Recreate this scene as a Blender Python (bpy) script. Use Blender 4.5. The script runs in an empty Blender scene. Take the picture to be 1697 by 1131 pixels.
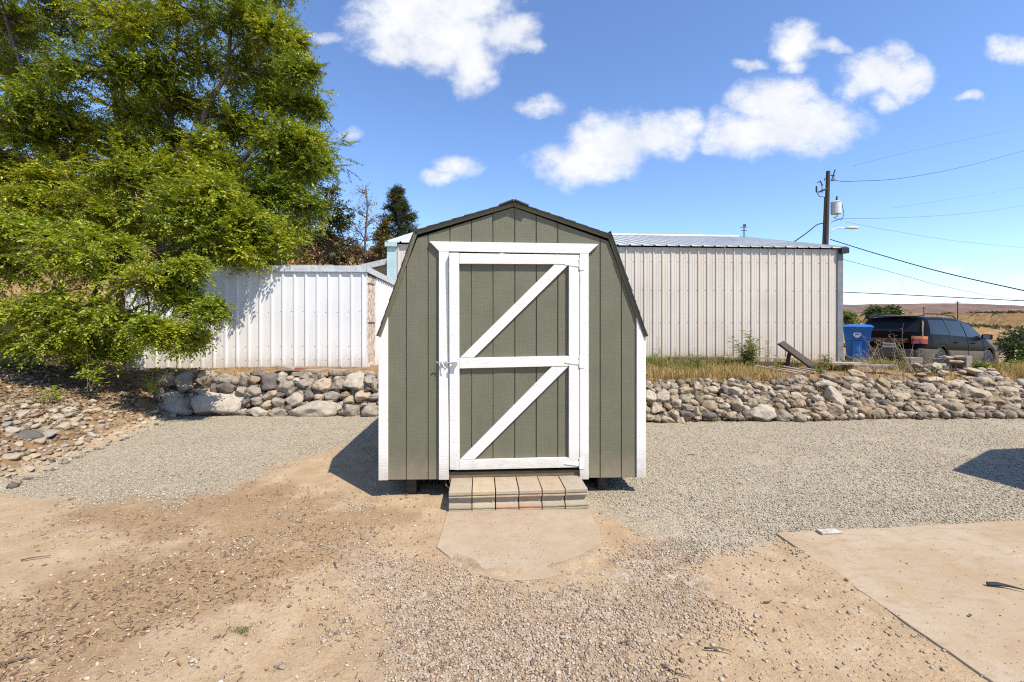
import bpy, bmesh, math, random
import numpy as np
from mathutils import Vector, Matrix, noise as mnoise
R = math.radians
SC = bpy.context.scene
COL = SC.collection
rng = np.random.default_rng(7)
random.seed(7)

# ------------------------------------------------------------------ camera
E = 1.66; F = 754.2; HZ = 531.0; CX = 848.5          # eye height, focal length in photo pixels, horizon row
cam = bpy.data.cameras.new('camera'); cam.lens = 16; cam.sensor_width = 36
cam.shift_y = -(565.5 - HZ) / 1697
cam.clip_start = 0.05; cam.clip_end = 12000
co = bpy.data.objects.new('camera', cam); COL.objects.link(co)
co.location = (0, 0, E); co.rotation_euler = (R(90), 0, 0)
SC.camera = co

# ------------------------------------------------------------------ light
SUN = Vector((.50, -.50, 1.0)).normalized()          # towards the sun
sun = bpy.data.lights.new('sun', 'SUN'); sun.energy = 5.0; sun.angle = R(.5); sun.color = (1, .935, .83)
so = bpy.data.objects.new('sun', sun); COL.objects.link(so); so.location = (6, -6, 14)
so.rotation_euler = (-SUN).to_track_quat('-Z', 'Y').to_euler()
SC.view_settings.view_transform = 'Standard'; SC.view_settings.look = 'None'
SC.view_settings.exposure = .38; SC.view_settings.gamma = 1
SC.cycles.max_bounces = 6; SC.cycles.diffuse_bounces = 2; SC.cycles.glossy_bounces = 3
SC.cycles.transmission_bounces = 4; SC.cycles.transparent_max_bounces = 6
SC.cycles.use_denoising = False; SC.cycles.filter_width = 1.15
SC.cycles.sample_clamp_indirect = 6

# clouds: (px, py, half width, half height) in directions of the sky, fixed to the world
CLOUDS = [(690,30,95,62),(745,62,85,52),(782,105,34,44),(656,82,42,32),(848,55,42,32),(720,5,110,40),(878,80,26,14),
 (895,178,44,15),(762,272,38,20),(735,290,42,13),
 (955,270,66,34),(1010,240,60,44),(985,197,28,20),(1090,226,64,34),(1138,205,26,24),(918,285,36,18),
 (1290,172,64,38),(1325,205,92,44),(1240,222,80,36),(1392,215,36,18),(1188,246,40,15),
 (1455,120,50,36),(1502,132,40,34),(1480,88,34,22),(1415,150,36,14),(1475,168,28,20),
 (1320,72,40,34),(1372,76,36,14),(1240,108,30,12),(1312,112,30,14),(1684,80,42,24),(1600,163,30,9),
 (1580,447,24,9),(1478,470,46,12),(1690,466,34,12),(580,221,20,9),(540,60,30,10),
 (-300,180,160,60),(-420,240,140,50),(2000,220,170,60),(2200,120,150,70)]
W = bpy.data.worlds.new("World"); SC.world = W; W.use_nodes = True
nt = W.node_tree; N = nt.nodes; L = nt.links; N.clear()
def nd(t, **k):
    n = N.new(t)
    for a, b in k.items(): setattr(n, a, b)
    return n
def mth(op, a, b=None, c=None, clamp=False):
    n = nd('ShaderNodeMath', operation=op, use_clamp=clamp)
    for i, v in enumerate((a, b, c)):
        if v is None: continue
        if isinstance(v, (int, float)): n.inputs[i].default_value = v
        else: L.new(v, n.inputs[i])
    return n.outputs[0]
sky = nd('ShaderNodeTexSky', sky_type='NISHITA', sun_disc=False)
sky.sun_elevation = math.asin(SUN.z); sky.sun_rotation = math.atan2(SUN.x, SUN.y)
sky.altitude = 300; sky.air_density = 1.0; sky.dust_density = .12; sky.ozone_density = 2.2
tint = nd('ShaderNodeMix', data_type='RGBA', blend_type='MULTIPLY'); tint.inputs[0].default_value = 1
L.new(sky.outputs[0], tint.inputs[6]); tint.inputs[7].default_value = (1.04, 1.17, 1.40, 1)
tc = nd('ShaderNodeTexCoord'); sp = nd('ShaderNodeSeparateXYZ'); L.new(tc.outputs['Generated'], sp.inputs[0])
yy = mth('MAXIMUM', sp.outputs[1], .05)
u = mth('DIVIDE', sp.outputs[0], yy); v = mth('DIVIDE', sp.outputs[2], yy)
uv = nd('ShaderNodeCombineXYZ'); L.new(u, uv.inputs[0]); L.new(v, uv.inputs[1])
def noi(scale, det, sc=(1, 1, 1), rough=.6):
    m = nd('ShaderNodeVectorMath', operation='MULTIPLY'); L.new(uv.outputs[0], m.inputs[0]); m.inputs[1].default_value = sc
    n = nd('ShaderNodeTexNoise'); L.new(m.outputs[0], n.inputs['Vector'])
    n.inputs['Scale'].default_value = scale; n.inputs['Detail'].default_value = det; n.inputs['Roughness'].default_value = rough
    return n.outputs['Fac']
# warp the position a little, so outlines are ragged
wn = nd('ShaderNodeTexNoise'); L.new(uv.outputs[0], wn.inputs['Vector']); wn.inputs['Scale'].default_value = 11; wn.inputs['Detail'].default_value = 6
w1 = nd('ShaderNodeVectorMath', operation='SUBTRACT'); L.new(wn.outputs['Color'], w1.inputs[0]); w1.inputs[1].default_value = (.5, .5, .5)
w2 = nd('ShaderNodeVectorMath', operation='MULTIPLY'); L.new(w1.outputs[0], w2.inputs[0]); w2.inputs[1].default_value = (.085, .06, 0)
w3 = nd('ShaderNodeVectorMath', operation='ADD'); L.new(uv.outputs[0], w3.inputs[0]); L.new(w2.outputs[0], w3.inputs[1])
acc = None
for (px, py, a, b) in CLOUDS:
    s = nd('ShaderNodeVectorMath', operation='SUBTRACT'); L.new(w3.outputs[0], s.inputs[0]); s.inputs[1].default_value = ((px-CX)/F, (HZ-py)/F, 0)
    m = nd('ShaderNodeVectorMath', operation='MULTIPLY'); L.new(s.outputs[0], m.inputs[0]); m.inputs[1].default_value = (F/a/1.25, F/b/1.25, 0)
    l = nd('ShaderNodeVectorMath', operation='DOT_PRODUCT'); L.new(m.outputs[0], l.inputs[0]); L.new(m.outputs[0], l.inputs[1])
    big = min(1.25, .55 + b/55)
    d = mth('MULTIPLY_ADD', l.outputs['Value'], -1.0, big)
    acc = d if acc is None else mth('SMOOTH_MAX', acc, d, .25)
n1 = noi(15, 12, (1, 1.3, 1), .70)
den = mth('ADD', acc, mth('MULTIPLY', mth('SUBTRACT', n1, .5), 2.2))
mr = nd('ShaderNodeMapRange', interpolation_type='SMOOTHSTEP'); L.new(den, mr.inputs[0])
mr.inputs[1].default_value = -.10; mr.inputs[2].default_value = 1.25; mr.inputs[3].default_value = 0; mr.inputs[4].default_value = .97
fy = mth('GREATER_THAN', sp.outputs[1], .06); cov = mth('MULTIPLY', mr.outputs[0], fy)
n2 = noi(9, 5)
cr = nd('ShaderNodeValToRGB'); L.new(n2, cr.inputs[0])
cr.color_ramp.elements[0].position = .3; cr.color_ramp.elements[0].color = (4.9, 5.1, 5.6, 1)
cr.color_ramp.elements[1].position = .6; cr.color_ramp.elements[1].color = (6.1, 6.15, 6.2, 1)
mx = nd('ShaderNodeMix', data_type='RGBA'); L.new(cov, mx.inputs[0]); L.new(tint.outputs[2], mx.inputs[6]); L.new(cr.outputs[0], mx.inputs[7])
bg = nd('ShaderNodeBackground'); L.new(mx.outputs[2], bg.inputs[0]); bg.inputs[1].default_value = .13
wo = nd('ShaderNodeOutputWorld'); L.new(bg.outputs[0], wo.inputs[0])
W.cycles.sampling_method = 'MANUAL'; W.cycles.sample_map_resolution = 512

# ------------------------------------------------------------------ helpers
def P(px, py, Z):
    return Vector(((px-CX)*Z/F, Z, E-(py-HZ)*Z/F))
def G(px, py, z=0.0):
    return P(px, py, F*(E-z)/(py-HZ))
def tag(o, label=None, cat=None, group=None, kind=None):
    if label: o['label'] = label
    if cat: o['category'] = cat
    if group: o['group'] = group
    if kind: o['kind'] = kind
    return o
def empty(name, loc=(0, 0, 0), rz=0, label=None, cat=None, group=None):
    o = bpy.data.objects.new(name, None); COL.objects.link(o); o.location = loc; o.rotation_euler = (0, 0, rz)
    o.empty_display_size = .2
    return tag(o, label, cat, group)
class MB:
    def __init__(s): s.v = []; s.f = []
    def add(s, vs, fs, M=None):
        b = len(s.v)
        for p in vs: s.v.append(tuple(M @ Vector(p)) if M is not None else tuple(p))
        for f in fs: s.f.append(tuple(b+i for i in f))
    def box(s, x0, x1, y0, y1, z0, z1, M=None):
        s.add([(x0,y0,z0),(x1,y0,z0),(x1,y1,z0),(x0,y1,z0),(x0,y0,z1),(x1,y0,z1),(x1,y1,z1),(x0,y1,z1)],
              [(0,3,2,1),(4,5,6,7),(0,1,5,4),(1,2,6,5),(2,3,7,6),(3,0,4,7)], M)
    def prism(s, poly, y0, y1, M=None):
        """poly in (x,z), extruded along y"""
        n = len(poly)
        s.add([(a, y0, b) for a, b in poly] + [(a, y1, b) for a, b in poly],
              [tuple(range(n))] + [tuple(range(2*n-1, n-1, -1))] + [(i, i+n, (i+1) % n+n, (i+1) % n) for i in range(n)], M)
    def tube(s, pts, rad, n=8, cap=True):
        pts = [Vector(p) for p in pts]; k = len(pts)
        if isinstance(rad, (int, float)): rad = [rad]*k
        b = len(s.v); ref = None
        for i, p in enumerate(pts):
            d = (pts[min(i+1, k-1)]-pts[max(i-1, 0)])
            if d.length < 1e-9: d = Vector((0, 0, 1))
            d.normalize()
            if ref is None: ref = Vector((0, 0, 1)) if abs(d.z) < .9 else Vector((1, 0, 0))
            a = d.cross(ref).normalized(); c = a.cross(d); ref = c
            for j in range(n):
                t = 2*math.pi*j/n
                s.v.append(tuple(p + (a*math.cos(t)+c*math.sin(t))*rad[i]))
        for i in range(k-1):
            for j in range(n):
                s.f.append((b+i*n+j, b+i*n+(j+1) % n, b+(i+1)*n+(j+1) % n, b+(i+1)*n+j))
        if cap:
            s.f.append(tuple(b+j for j in range(n-1, -1, -1))); s.f.append(tuple(b+(k-1)*n+j for j in range(n)))
    def lathe(s, prof, n=20, M=None):
        vs = []; fs = []; k = len(prof)
        for r, z in prof:
            for j in range(n):
                t = 2*math.pi*j/n; vs.append((r*math.cos(t), r*math.sin(t), z))
        for i in range(k-1):
            for j in range(n): fs.append((i*n+j, i*n+(j+1) % n, (i+1)*n+(j+1) % n, (i+1)*n+j))
        fs.append(tuple(range(n-1, -1, -1))); fs.append(tuple((k-1)*n+j for j in range(n)))
        s.add(vs, fs, M)
    def build(s, name, m, parent=None, smooth=False, bevel=0, seg=2, fixn=True):
        me = bpy.data.meshes.new(name); me.from_pydata(s.v, [], s.f); me.update()
        if fixn:
            bm = bmesh.new(); bm.from_mesh(me); bmesh.ops.recalc_face_normals(bm, faces=bm.faces); bm.to_mesh(me); bm.free()
        o = bpy.data.objects.new(name, me); COL.objects.link(o)
        if m: me.materials.append(m)
        if parent: o.parent = parent
        if smooth: me.polygons.foreach_set('use_smooth', [True]*len(me.polygons))
        if bevel:
            md = o.modifiers.new('bevel', 'BEVEL'); md.width = bevel; md.segments = seg; md.limit_method = 'ANGLE'; md.angle_limit = R(40)
        return o
def npmesh(name, V, Fq, m, parent=None, smooth=False, attrs=None):
    """V (n,3); Fq (k, 3 or 4)"""
    me = bpy.data.meshes.new(name); n = len(V); k, c = Fq.shape
    me.vertices.add(n); me.vertices.foreach_set('co', np.ascontiguousarray(V, dtype=np.float32).ravel())
    me.loops.add(k*c); me.loops.foreach_set('vertex_index', Fq.astype(np.int32).ravel())
    me.polygons.add(k); me.polygons.foreach_set('loop_start', np.arange(0, k*c, c, dtype=np.int32))
    if smooth: me.polygons.foreach_set('use_smooth', np.ones(k, dtype=bool))
    for an, av in (attrs or {}).items():
        at = me.attributes.new(an, 'FLOAT', 'POINT'); at.data.foreach_set('value', av.astype(np.float32))
    me.update(calc_edges=True); me.validate()
    o = bpy.data.objects.new(name, me); COL.objects.link(o)
    if m: me.materials.append(m)
    if parent: o.parent = parent
    return o

# ------------------------------------------------------------------ materials
class NB:
    def __init__(s, name):
        s.m = bpy.data.materials.new(name); s.m.use_nodes = True; s.t = s.m.node_tree
        s.b = s.t.nodes['Principled BSDF']; s.out = s.t.nodes['Material Output']
    def n(s, t, **k):
        x = s.t.nodes.new(t)
        for a, b in k.items(): setattr(x, a, b)
        return x
    def l(s, a, b): s.t.links.new(a, b)
    def co(s, sc=(1, 1, 1), kind='Object'):
        t = s.n('ShaderNodeTexCoord'); m = s.n('ShaderNodeMapping'); m.inputs['Scale'].default_value = sc
        s.l(t.outputs[kind], m.inputs[0]); return m.outputs[0]
    def noise(s, vec, scale, det=4, rough=.55, dist=0):
        x = s.n('ShaderNodeTexNoise'); s.l(vec, x.inputs['Vector']); x.inputs['Scale'].default_value = scale
        x.inputs['Detail'].default_value = det; x.inputs['Roughness'].default_value = rough; x.inputs['Distortion'].default_value = dist
        return x.outputs['Fac']
    def vor(s, vec, scale, feat='F1', out='Distance'):
        x = s.n('ShaderNodeTexVoronoi', feature=feat); s.l(vec, x.inputs['Vector']); x.inputs['Scale'].default_value = scale
        return x.outputs[out]
    def ramp(s, fac, stops):
        x = s.n('ShaderNodeValToRGB'); s.l(fac, x.inputs[0]); e = x.color_ramp.elements
        while len(e) < len(stops): e.new(.5)
        for i, (p, c) in enumerate(stops):
            e[i].position = p; e[i].color = (c, c, c, 1) if isinstance(c, (int, float)) else (*c, 1)
        return x.outputs[0]
    def mix(s, fac, a, b, mode='MIX'):
        x = s.n('ShaderNodeMix', data_type='RGBA', blend_type=mode)
        for i, v in ((0, fac), (6, a), (7, b)):
            if isinstance(v, (int, float)) : x.inputs[i].default_value = v if i == 0 else (v, v, v, 1)
            elif isinstance(v, tuple): x.inputs[i].default_value = (*v, 1)
            else: s.l(v, x.inputs[i])
        return x.outputs[2]
    def math(s, op, a, b=None, c=None, clamp=False):
        x = s.n('ShaderNodeMath', operation=op, use_clamp=clamp)
        for i, v in enumerate((a, b, c)):
            if v is None: continue
            if isinstance(v, (int, float)): x.inputs[i].default_value = v
            else: s.l(v, x.inputs[i])
        return x.outputs[0]
    def rng(s, v, a, b, c=0., d=1., smooth=True):
        x = s.n('ShaderNodeMapRange'); x.interpolation_type = 'SMOOTHSTEP' if smooth else 'LINEAR'
        s.l(v, x.inputs[0])
        for i, q in enumerate((a, b, c, d)): x.inputs[i+1].default_value = q
        return x.outputs[0]
    def attr(s, name, out='Fac'):
        x = s.n('ShaderNodeAttribute', attribute_name=name); return x.outputs[out]
    def color(s, c):
        if isinstance(c, tuple): s.b.inputs['Base Color'].default_value = (*c, 1)
        else: s.l(c, s.b.inputs['Base Color'])
    def rough(s, r, spec=.5, metal=0):
        if isinstance(r, (int, float)): s.b.inputs['Roughness'].default_value = r
        else: s.l(r, s.b.inputs['Roughness'])
        s.b.inputs['Specular IOR Level'].default_value = spec; s.b.inputs['Metallic'].default_value = metal
    def bump(s, h, dist=.005, strength=1.0, prev=None):
        x = s.n('ShaderNodeBump'); x.inputs['Distance'].default_value = dist; x.inputs['Strength'].default_value = strength
        s.l(h, x.inputs['Height'])
        if prev is not None: s.l(prev, x.inputs['Normal'])
        s.l(x.outputs[0], s.b.inputs['Normal']); return x.outputs[0]
def simple(name, c1, c2=None, scale=6, rough=.7, bd=0, bscale=60, sc=(1, 1, 1), metal=0, spec=.4, det=5, lo=.35, hi=.65):
    b = NB(name); v = b.co(sc)
    if c2: b.color(b.ramp(b.noise(v, scale, det), [(lo, c1), (hi, c2)]))
    else: b.color(c1)
    b.rough(rough, spec, metal)
    if bd: b.bump(b.noise(v, bscale, 4), bd)
    return b.m
def wood_paint(name, c1, c2, dirt=(.2, .17, .13), horiz=False, grain=1.0):
    b = NB(name); v = b.co((1, 1, 1))
    s1 = (14, 14, 1.6) if not horiz else (1.6, 14, 14)
    vs = b.co(s1); g1 = b.noise(vs, 3.2, 6, .65, 1.2)
    vf = b.co((7, 7, 120) if not horiz else (120, 7, 7)); g2 = b.noise(vf, 1.0, 3, .6)
    sp = b.noise(v, 95, 2, .5)
    col = b.ramp(b.noise(v, 4, 5), [(.3, c1), (.7, c2)])
    col = b.mix(b.rng(g1, .66, .80, 0, .35), col, tuple(x*.7 for x in c1))
    nk = b.vor(b.co((1, 1, 1)), 20)                      # nail heads and small dents
    col = b.mix(b.rng(nk, .07, .11, .6, 0), col, dirt)
    t_ = b.n('ShaderNodeTexCoord'); sx = b.n('ShaderNodeSeparateXYZ'); b.l(t_.outputs['Object'], sx.inputs[0])
    hd = b.math('ADD', sx.outputs[2], b.math('MULTIPLY', b.noise(v, 9, 5), -.35)); col = b.mix(b.rng(hd, -.06, .30, .5, 0), col, (.34, .26, .17))     # dust splashed up from the ground
    ck = b.noise(b.co((30, 30, 1.1) if not horiz else (1.1, 30, 30)), 2.0, 3, .5, .5); col = b.mix(b.rng(ck, .70, .76, 0, .5), col, dirt)
    b.color(col); b.rough(.62, .35)
    p = b.bump(g1, .007*grain, .9); b.bump(b.math('ADD', g2, b.math('MULTIPLY', sp, .8)), .0035*grain, .9, p)
    return b.m
M = {}
M['green'] = wood_paint('green_paint', (.134, .130, .085), (.155, .149, .098), (.10, .09, .06), grain=.65)
M['white'] = wood_paint('white_paint', (.715, .69, .635), (.78, .755, .70), grain=.55)
M['white_h'] = wood_paint('white_paint_rail', (.715, .69, .635), (.78, .755, .70), horiz=True, grain=.55)
M['shingle'] = simple('asphalt_shingle', (.035, .032, .03), (.07, .065, .06), 25, .9, .004, 200)
M['dark'] = simple('dark_interior', (.015, .013, .011), (.03, .025, .02), 8, .9)
M['oldwood'] = simple('weathered_wood', (.20, .145, .10), (.36, .29, .22), 5, .85, .004, 40, (12, 12, 1.5))
M['oldwood_x'] = simple('weathered_wood_long', (.26, .205, .15), (.44, .37, .29), 5, .85, .004, 40, (1.2, 12, 12))
M['darkwood'] = simple('dark_wood', (.035, .026, .02), (.09, .07, .05), 6, .85, .004, 40, (2, 9, 9))
M['timber'] = simple('brown_timber', (.10, .065, .045), (.2, .14, .10), 5, .85, .003, 40, (1.5, 9, 9))
M['sill'] = simple('sill_wood', (.11, .08, .045), (.17, .125, .07), 6, .8, .003, 40, (1.5, 9, 9))
M['steel'] = simple('galvanised_steel', (.45, .45, .44), (.62, .62, .6), 20, .38, .001, 90, metal=.8)
M['hinge'] = simple('painted_hinge', (.70, .68, .64), (.78, .76, .72), 20, .5, .001, 90)
M['black'] = simple('black_rubber', (.012, .012, .012), (.03, .03, .03), 10, .7)
M['wire'] = simple('wire_black', (.02, .02, .022), None, rough=.6)
M['wire_far'] = simple('wire_grey', (.16, .19, .23), None, rough=.6)

# ------------------------------------------------------------------ terrain height
def sst(a, b, x):
    t = np.clip((x-a)/(b-a), 0, 1); return t*t*(3-2*t)
def vnoise(x, y, s, seed=0):
    """cheap smooth value noise in numpy"""
    x = np.asarray(x, float)*s+seed*17.3; y = np.asarray(y, float)*s+seed*9.1
    xi = np.floor(x); yi = np.floor(y); fx = x-xi; fy = y-yi
    fx = fx*fx*(3-2*fx); fy = fy*fy*(3-2*fy)
    def h(a, b):
        q = np.sin(a*127.1+b*311.7+seed*74.7)*43758.5453; return q-np.floor(q)
    return (h(xi, yi)*(1-fx)+h(xi+1, yi)*fx)*(1-fy)+(h(xi, yi+1)*(1-fx)+h(xi+1, yi+1)*fx)*fy
def fbm(x, y, s, o=4, seed=0):
    a = 0; k = 1; t = 0
    for i in range(o): a = a+vnoise(x, y, s*2**i, seed+i)*k; t += k; k *= .5
    return a/t
def edge_x(y): return np.interp(y, [2, 4.57, 5.66, 6.45, 7.87, 9], [-4.7, -5.05, -5.35, -5.5, -5.75, -5.9])
def H(x, y):
    x = np.asarray(x, float); y = np.asarray(y, float)
    h = .012*(fbm(x, y, 1.3, 4, 1)-.5) + .05*(fbm(x, y, .35, 2, 5)-.5)*sst(5, 7, np.hypot(x, y))
    ring = np.exp(-((np.hypot((x-.06)/.62, (y-3.62)/.60)-1.06)/.10)**2)*(y < 3.75)
    h = h+ring*.03*sst(.36, .6, fbm(x, y, 3.8, 4, 41))*sst(3.42, 3.2, y)*sst(-.5, -.28, x)
    ex = 2.04+(3.526-y)*.104; h = h+.026*np.exp(-((x-ex+.02)/.09)**2)*sst(.42, .62, fbm(x, y, 2.6, 4, 51))*(y < 3.5)*(y > 1.5)
    # rock wall steps
    left = .70*sst(8.12, 8.42, y)
    r1 = .53*sst(7.72, 8.12, y)+.035*np.clip(y-8.4, 0, 3)
    r2 = .36*np.clip(y-7.95, 0, 1.55)+.03*np.clip(y-9.5, 0, 2)
    w = sst(4.6, 6.4, x)
    right = r1*(1-w)+r2*w
    lw = sst(-2.2, -.6, x)
    step = left*(1-lw)+right*lw
    # left bank
    d = edge_x(y)-x
    bank = np.where(d > 0, 1.15*(1-np.exp(-np.maximum(d, 0)*.5)), 0)*sst(2.0, 4.5, y)
    bank = bank+.05*(fbm(x, y, 1.7, 3, 9)-.5)*(d > 0)
    h = h+np.maximum(step, bank)
    # drop to the right behind the terrace (car park and valley)
    h = h-.55*sst(10.2, 13.0, y)*sst(8.6, 10.2, x)-.028*np.maximum(x-11.5, 0)*sst(9.5, 12, y)*(x < 200)
    vr = sst(14, 30, x)*sst(12, 40, np.maximum(y, 0))
    h = h-10.0*sst(14, 34, x)*sst(16, 75, np.maximum(y, 0))
    h = h+14.3*sst(108, 182, y)*sst(5, 60, x)+(fbm(x, y, .022, 4, 3)-.5)*5.0*sst(80, 130, y)*sst(5, 60, x)
    # hillside on the left
    A = np.interp(x, [-90, -42, -30, -17.5, -10, 2, 14], [17, 13.2, 11.3, 7.6, 5.6, 4.0, 0])
    h = h+A*sst(13, 38, y)*(1-.45*sst(60, 200, y))+(fbm(x, y, .15, 4, 6)-.5)*2.2*sst(16, 30, y)*(x < 6)
    return h
def Hs(x, y): return float(H(np.array([x]), np.array([y]))[0])

# ------------------------------------------------------------------ ground zones
def sdf(poly, x, y):
    """signed distance to a polygon, positive inside"""
    p = np.array(poly, float); n = len(p); d = np.full(x.shape, 1e9); ins = np.zeros(x.shape, bool)
    for i in range(n):
        a = p[i]; b = p[(i+1) % n]; e = b-a
        t = np.clip(((x-a[0])*e[0]+(y-a[1])*e[1])/(e@e), 0, 1)
        d = np.minimum(d, np.hypot(x-a[0]-t*e[0], y-a[1]-t*e[1]))
        c = ((a[1] > y) != (b[1] > y)) & (x < (b[0]-a[0])*(y-a[1])/(b[1]-a[1]+1e-12)+a[0])
        ins ^= c
    return np.where(ins, d, -d)
def gp(*pts): return [tuple(G(a, b).xy) for a, b in pts]
Z_GL = gp((-60, 835), (20, 818), (150, 830), (285, 828), (350, 815), (405, 800), (440, 782), (490, 758), (545, 745), (640, 720), (720, 700)) + [(-1.0, 8.6), (-5.8, 8.6)] + gp((290, 690), (200, 727), (130, 754), (60, 780), (-40, 812))
Z_GR = gp((960, 842), (985, 838), (1050, 868), (1110, 900), (1180, 912), (1285, 888), (1697, 870)) + [(9, 3.9), (16, 5), (16, 9), (0, 9), (0, 4.4)]
Z_CO = gp((560, 905), (680, 925), (800, 975), (900, 975), (1040, 900), (1130, 905), (1190, 990), (1120, 1060), (1080, 1131), (1000, 1300), (560, 1300), (600, 1100), (650, 1010))
Z_MU = gp((60, 870), (160, 820), (420, 800), (560, 820), (700, 850), (560, 930), (400, 1000), (180, 1090), (100, 1200), (-200, 1200), (-200, 1080), (100, 960), (300, 900))
Z_PALE = gp((-50, 850), (90, 830), (120, 860), (-50, 930))
def zones(x, y):
    g = np.maximum(sdf(Z_GL, x, y), sdf(Z_GR, x, y))
    return sst(-.38, .30, g), sst(-.55, .45, sdf(Z_CO, x, y)), sst(-.35, .25, sdf(Z_MU, x, y))
def axis(segs):
    out = [segs[0][0]]
    for a, b, s in segs:
        n = max(1, int(round((b-a)/s))); out += list(np.linspace(a, b, n+1)[1:])
    return np.array(out)
def grid(name, xs, ys, fn, m, attrs=None):
    X, Y = np.meshgrid(xs, ys); Zz = fn(X, Y); nx, ny = len(xs), len(ys)
    V = np.stack([X, Y, Zz], -1).reshape(-1, 3)
    i = (np.arange(ny-1)[:, None]*nx+np.arange(nx-1)[None]).ravel()
    Fq = np.stack([i, i+1, i+nx+1, i+nx], -1)
    at = {k: v.ravel() for k, v in (attrs(X, Y) if attrs else {}).items()}
    return tag(npmesh(name, V, Fq, m, smooth=True, attrs=at), kind='structure')

b = NB('ground_soil'); v = b.co()
gr, cs, mu, tr = (b.attr(k) for k in ('gravel', 'coarse', 'mulch', 'terrace'))
nbig = b.noise(v, .9, 6, .6); nmid = b.noise(v, 4.2, 7, .62); nfin = b.noise(v, 45, 5, .65); nvf = b.noise(v, 190, 3, .6)
dirt = b.ramp(nmid, [(.28, (.365, .25, .14)), (.5, (.45, .325, .193)), (.72, (.53, .41, .268))])
dirt = b.mix(b.rng(nfin, .35, .7, 0, .4), dirt, (.29, .19, .11))
wood = b.noise(b.co((1, 3.2, 1)), 38, 5, .7, 1.5)
mulch = b.ramp(wood, [(.3, (.135, .078, .037)), (.45, (.265, .165, .082)), (.6, (.38, .255, .14)), (.75, (.47, .35, .22))])
mm = b.rng(b.math('ADD', mu, b.math('MULTIPLY', b.math('SUBTRACT', b.noise(v, 2.3, 7, .68), .5), 3.0)), .4, .95)
base = b.mix(b.math('MULTIPLY', mm, .8), dirt, mulch)
vc = b.vor(b.co(), 62, out='Color'); vs = b.n('ShaderNodeSeparateColor'); b.l(vc, vs.inputs[0])
grav = b.ramp(vs.outputs[0], [(0, (.23, .185, .125)), (.3, (.37, .31, .215)), (.7, (.45, .385, .275)), (1, (.54, .475, .355))])
vc2 = b.vor(b.co(), 30, out='Color'); vs2 = b.n('ShaderNodeSeparateColor'); b.l(vc2, vs2.inputs[0])
grav = b.mix(.35, grav, b.ramp(vs2.outputs[1], [(0, (.29, .235, .16)), (1, (.50, .43, .315))]))
grav = b.mix(b.rng(nmid, .5, .72, 0, .5), grav, (.36, .29, .2))
coarse = b.ramp(vs2.outputs[0], [(0, (.22, .155, .105)), (.25, (.35, .255, .17)), (.6, (.44, .34, .235)), (.85, (.45, .39, .32)), (1, (.58, .51, .41))])
wob = b.math('MULTIPLY', b.math('SUBTRACT', b.noise(v, 2.2, 9, .74), .5), 2.7)
gm = b.rng(b.math('ADD', gr, wob), .25, .85); cm = b.rng(b.math('ADD', cs, wob), .35, 1.0, 0, .7)
c = b.mix(cm, base, coarse); c = b.mix(gm, c, grav)
terr = b.ramp(nmid, [(.3, (.15, .088, .045)), (.5, (.27, .165, .08)), (.7, (.37, .25, .13))])
tm = b.rng(b.math('ADD', tr, b.math('MULTIPLY', b.math('SUBTRACT', nmid, .5), .8)), .35, .65)
c = b.mix(tm, c, terr)
c = b.mix(b.rng(nbig, .3, .7, .12, 0), c, (.12, .09, .06))
b.color(c); b.rough(.92, .2)
vh = b.math('SUBTRACT', 1.0, b.vor(v, 62)); vh2 = b.math('SUBTRACT', 1.0, b.vor(v, 30))
p = b.bump(nmid, .03, .6); p = b.bump(nfin, .010, .8, p)
hm = b.math('MULTIPLY', b.math('ADD', gm, b.math('MULTIPLY', cm, .7)), vh)
p = b.bump(hm, .012, .9, p); b.bump(b.math('ADD', b.math('MULTIPLY', vh2, cm), b.math('MULTIPLY', nvf, .5)), .008, .8, p)
M['ground'] = b.m

def near_attrs(X, Y):
    g, c, m = zones(X, Y)
    t = np.maximum(sst(7.9, 8.3, Y), sst(0, .35, edge_x(Y)-X)*sst(1.5, 3.5, Y))
    return {'gravel': g*(1-t), 'coarse': c, 'mulch': m, 'terrace': t}
xs = axis([(-400, -60, 40), (-60, -20, 4), (-20, -9, .8), (-9, -1.2, .085), (-1.2, 1.2, .035), (1.2, 10, .085), (10, 24, .7), (24, 60, 4), (60, 400, 40)])
ys = axis([(-300, -40, 30), (-40, -4, 4), (-4, 1.4, .6), (1.4, 2.6, .085), (2.6, 3.9, .035), (3.9, 9, .085), (9, 13, .25)])
grid('ground', xs, ys, H, M['ground'], near_attrs)

b = NB('dry_hill'); v = b.co()
n1_, n2_, n3_ = b.noise(v, .07, 7, .62), b.noise(v, .5, 7, .68), b.noise(b.co((.35, 1, 1)), 2.2, 6, .7)
c = b.ramp(n2_, [(.3, (.15, .085, .036)), (.46, (.26, .155, .064)), (.6, (.36, .23, .10)), (.75, (.43, .31, .17))])
c = b.mix(b.rng(n1_, .45, .62, 0, .55), c, (.30, .17, .08))
c = b.mix(b.rng(n3_, .55, .68, 0, .6), c, (.12, .10, .05))
b.color(c); b.rough(.95, .1); b.bump(n3_, .4, .8); M['hill'] = b.m
def H2(x, y):
    h = H(x, y)
    rid = np.interp(x, [-3000, -400, 600, 1080, 1250, 1330, 1400, 1560, 1760, 3200], [90, 60, 48, 47, 51, 46, 34, 38, 50, 70])
    n = (fbm(x, y, .004, 5, 11)-.5)
    return h*(1-sst(300, 900, y)) + (rid*1.0+n*26*(1-sst(1350, 1500, y)) + n*6)*sst(420, 1500, y)
def H3(x, y): return H2(x, y)-.02
grid('hillside', axis([(-400, -80, 20), (-80, 10, .8)]), axis([(13, 60, .8), (60, 420, 12)]), H, M['hill'])
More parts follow.
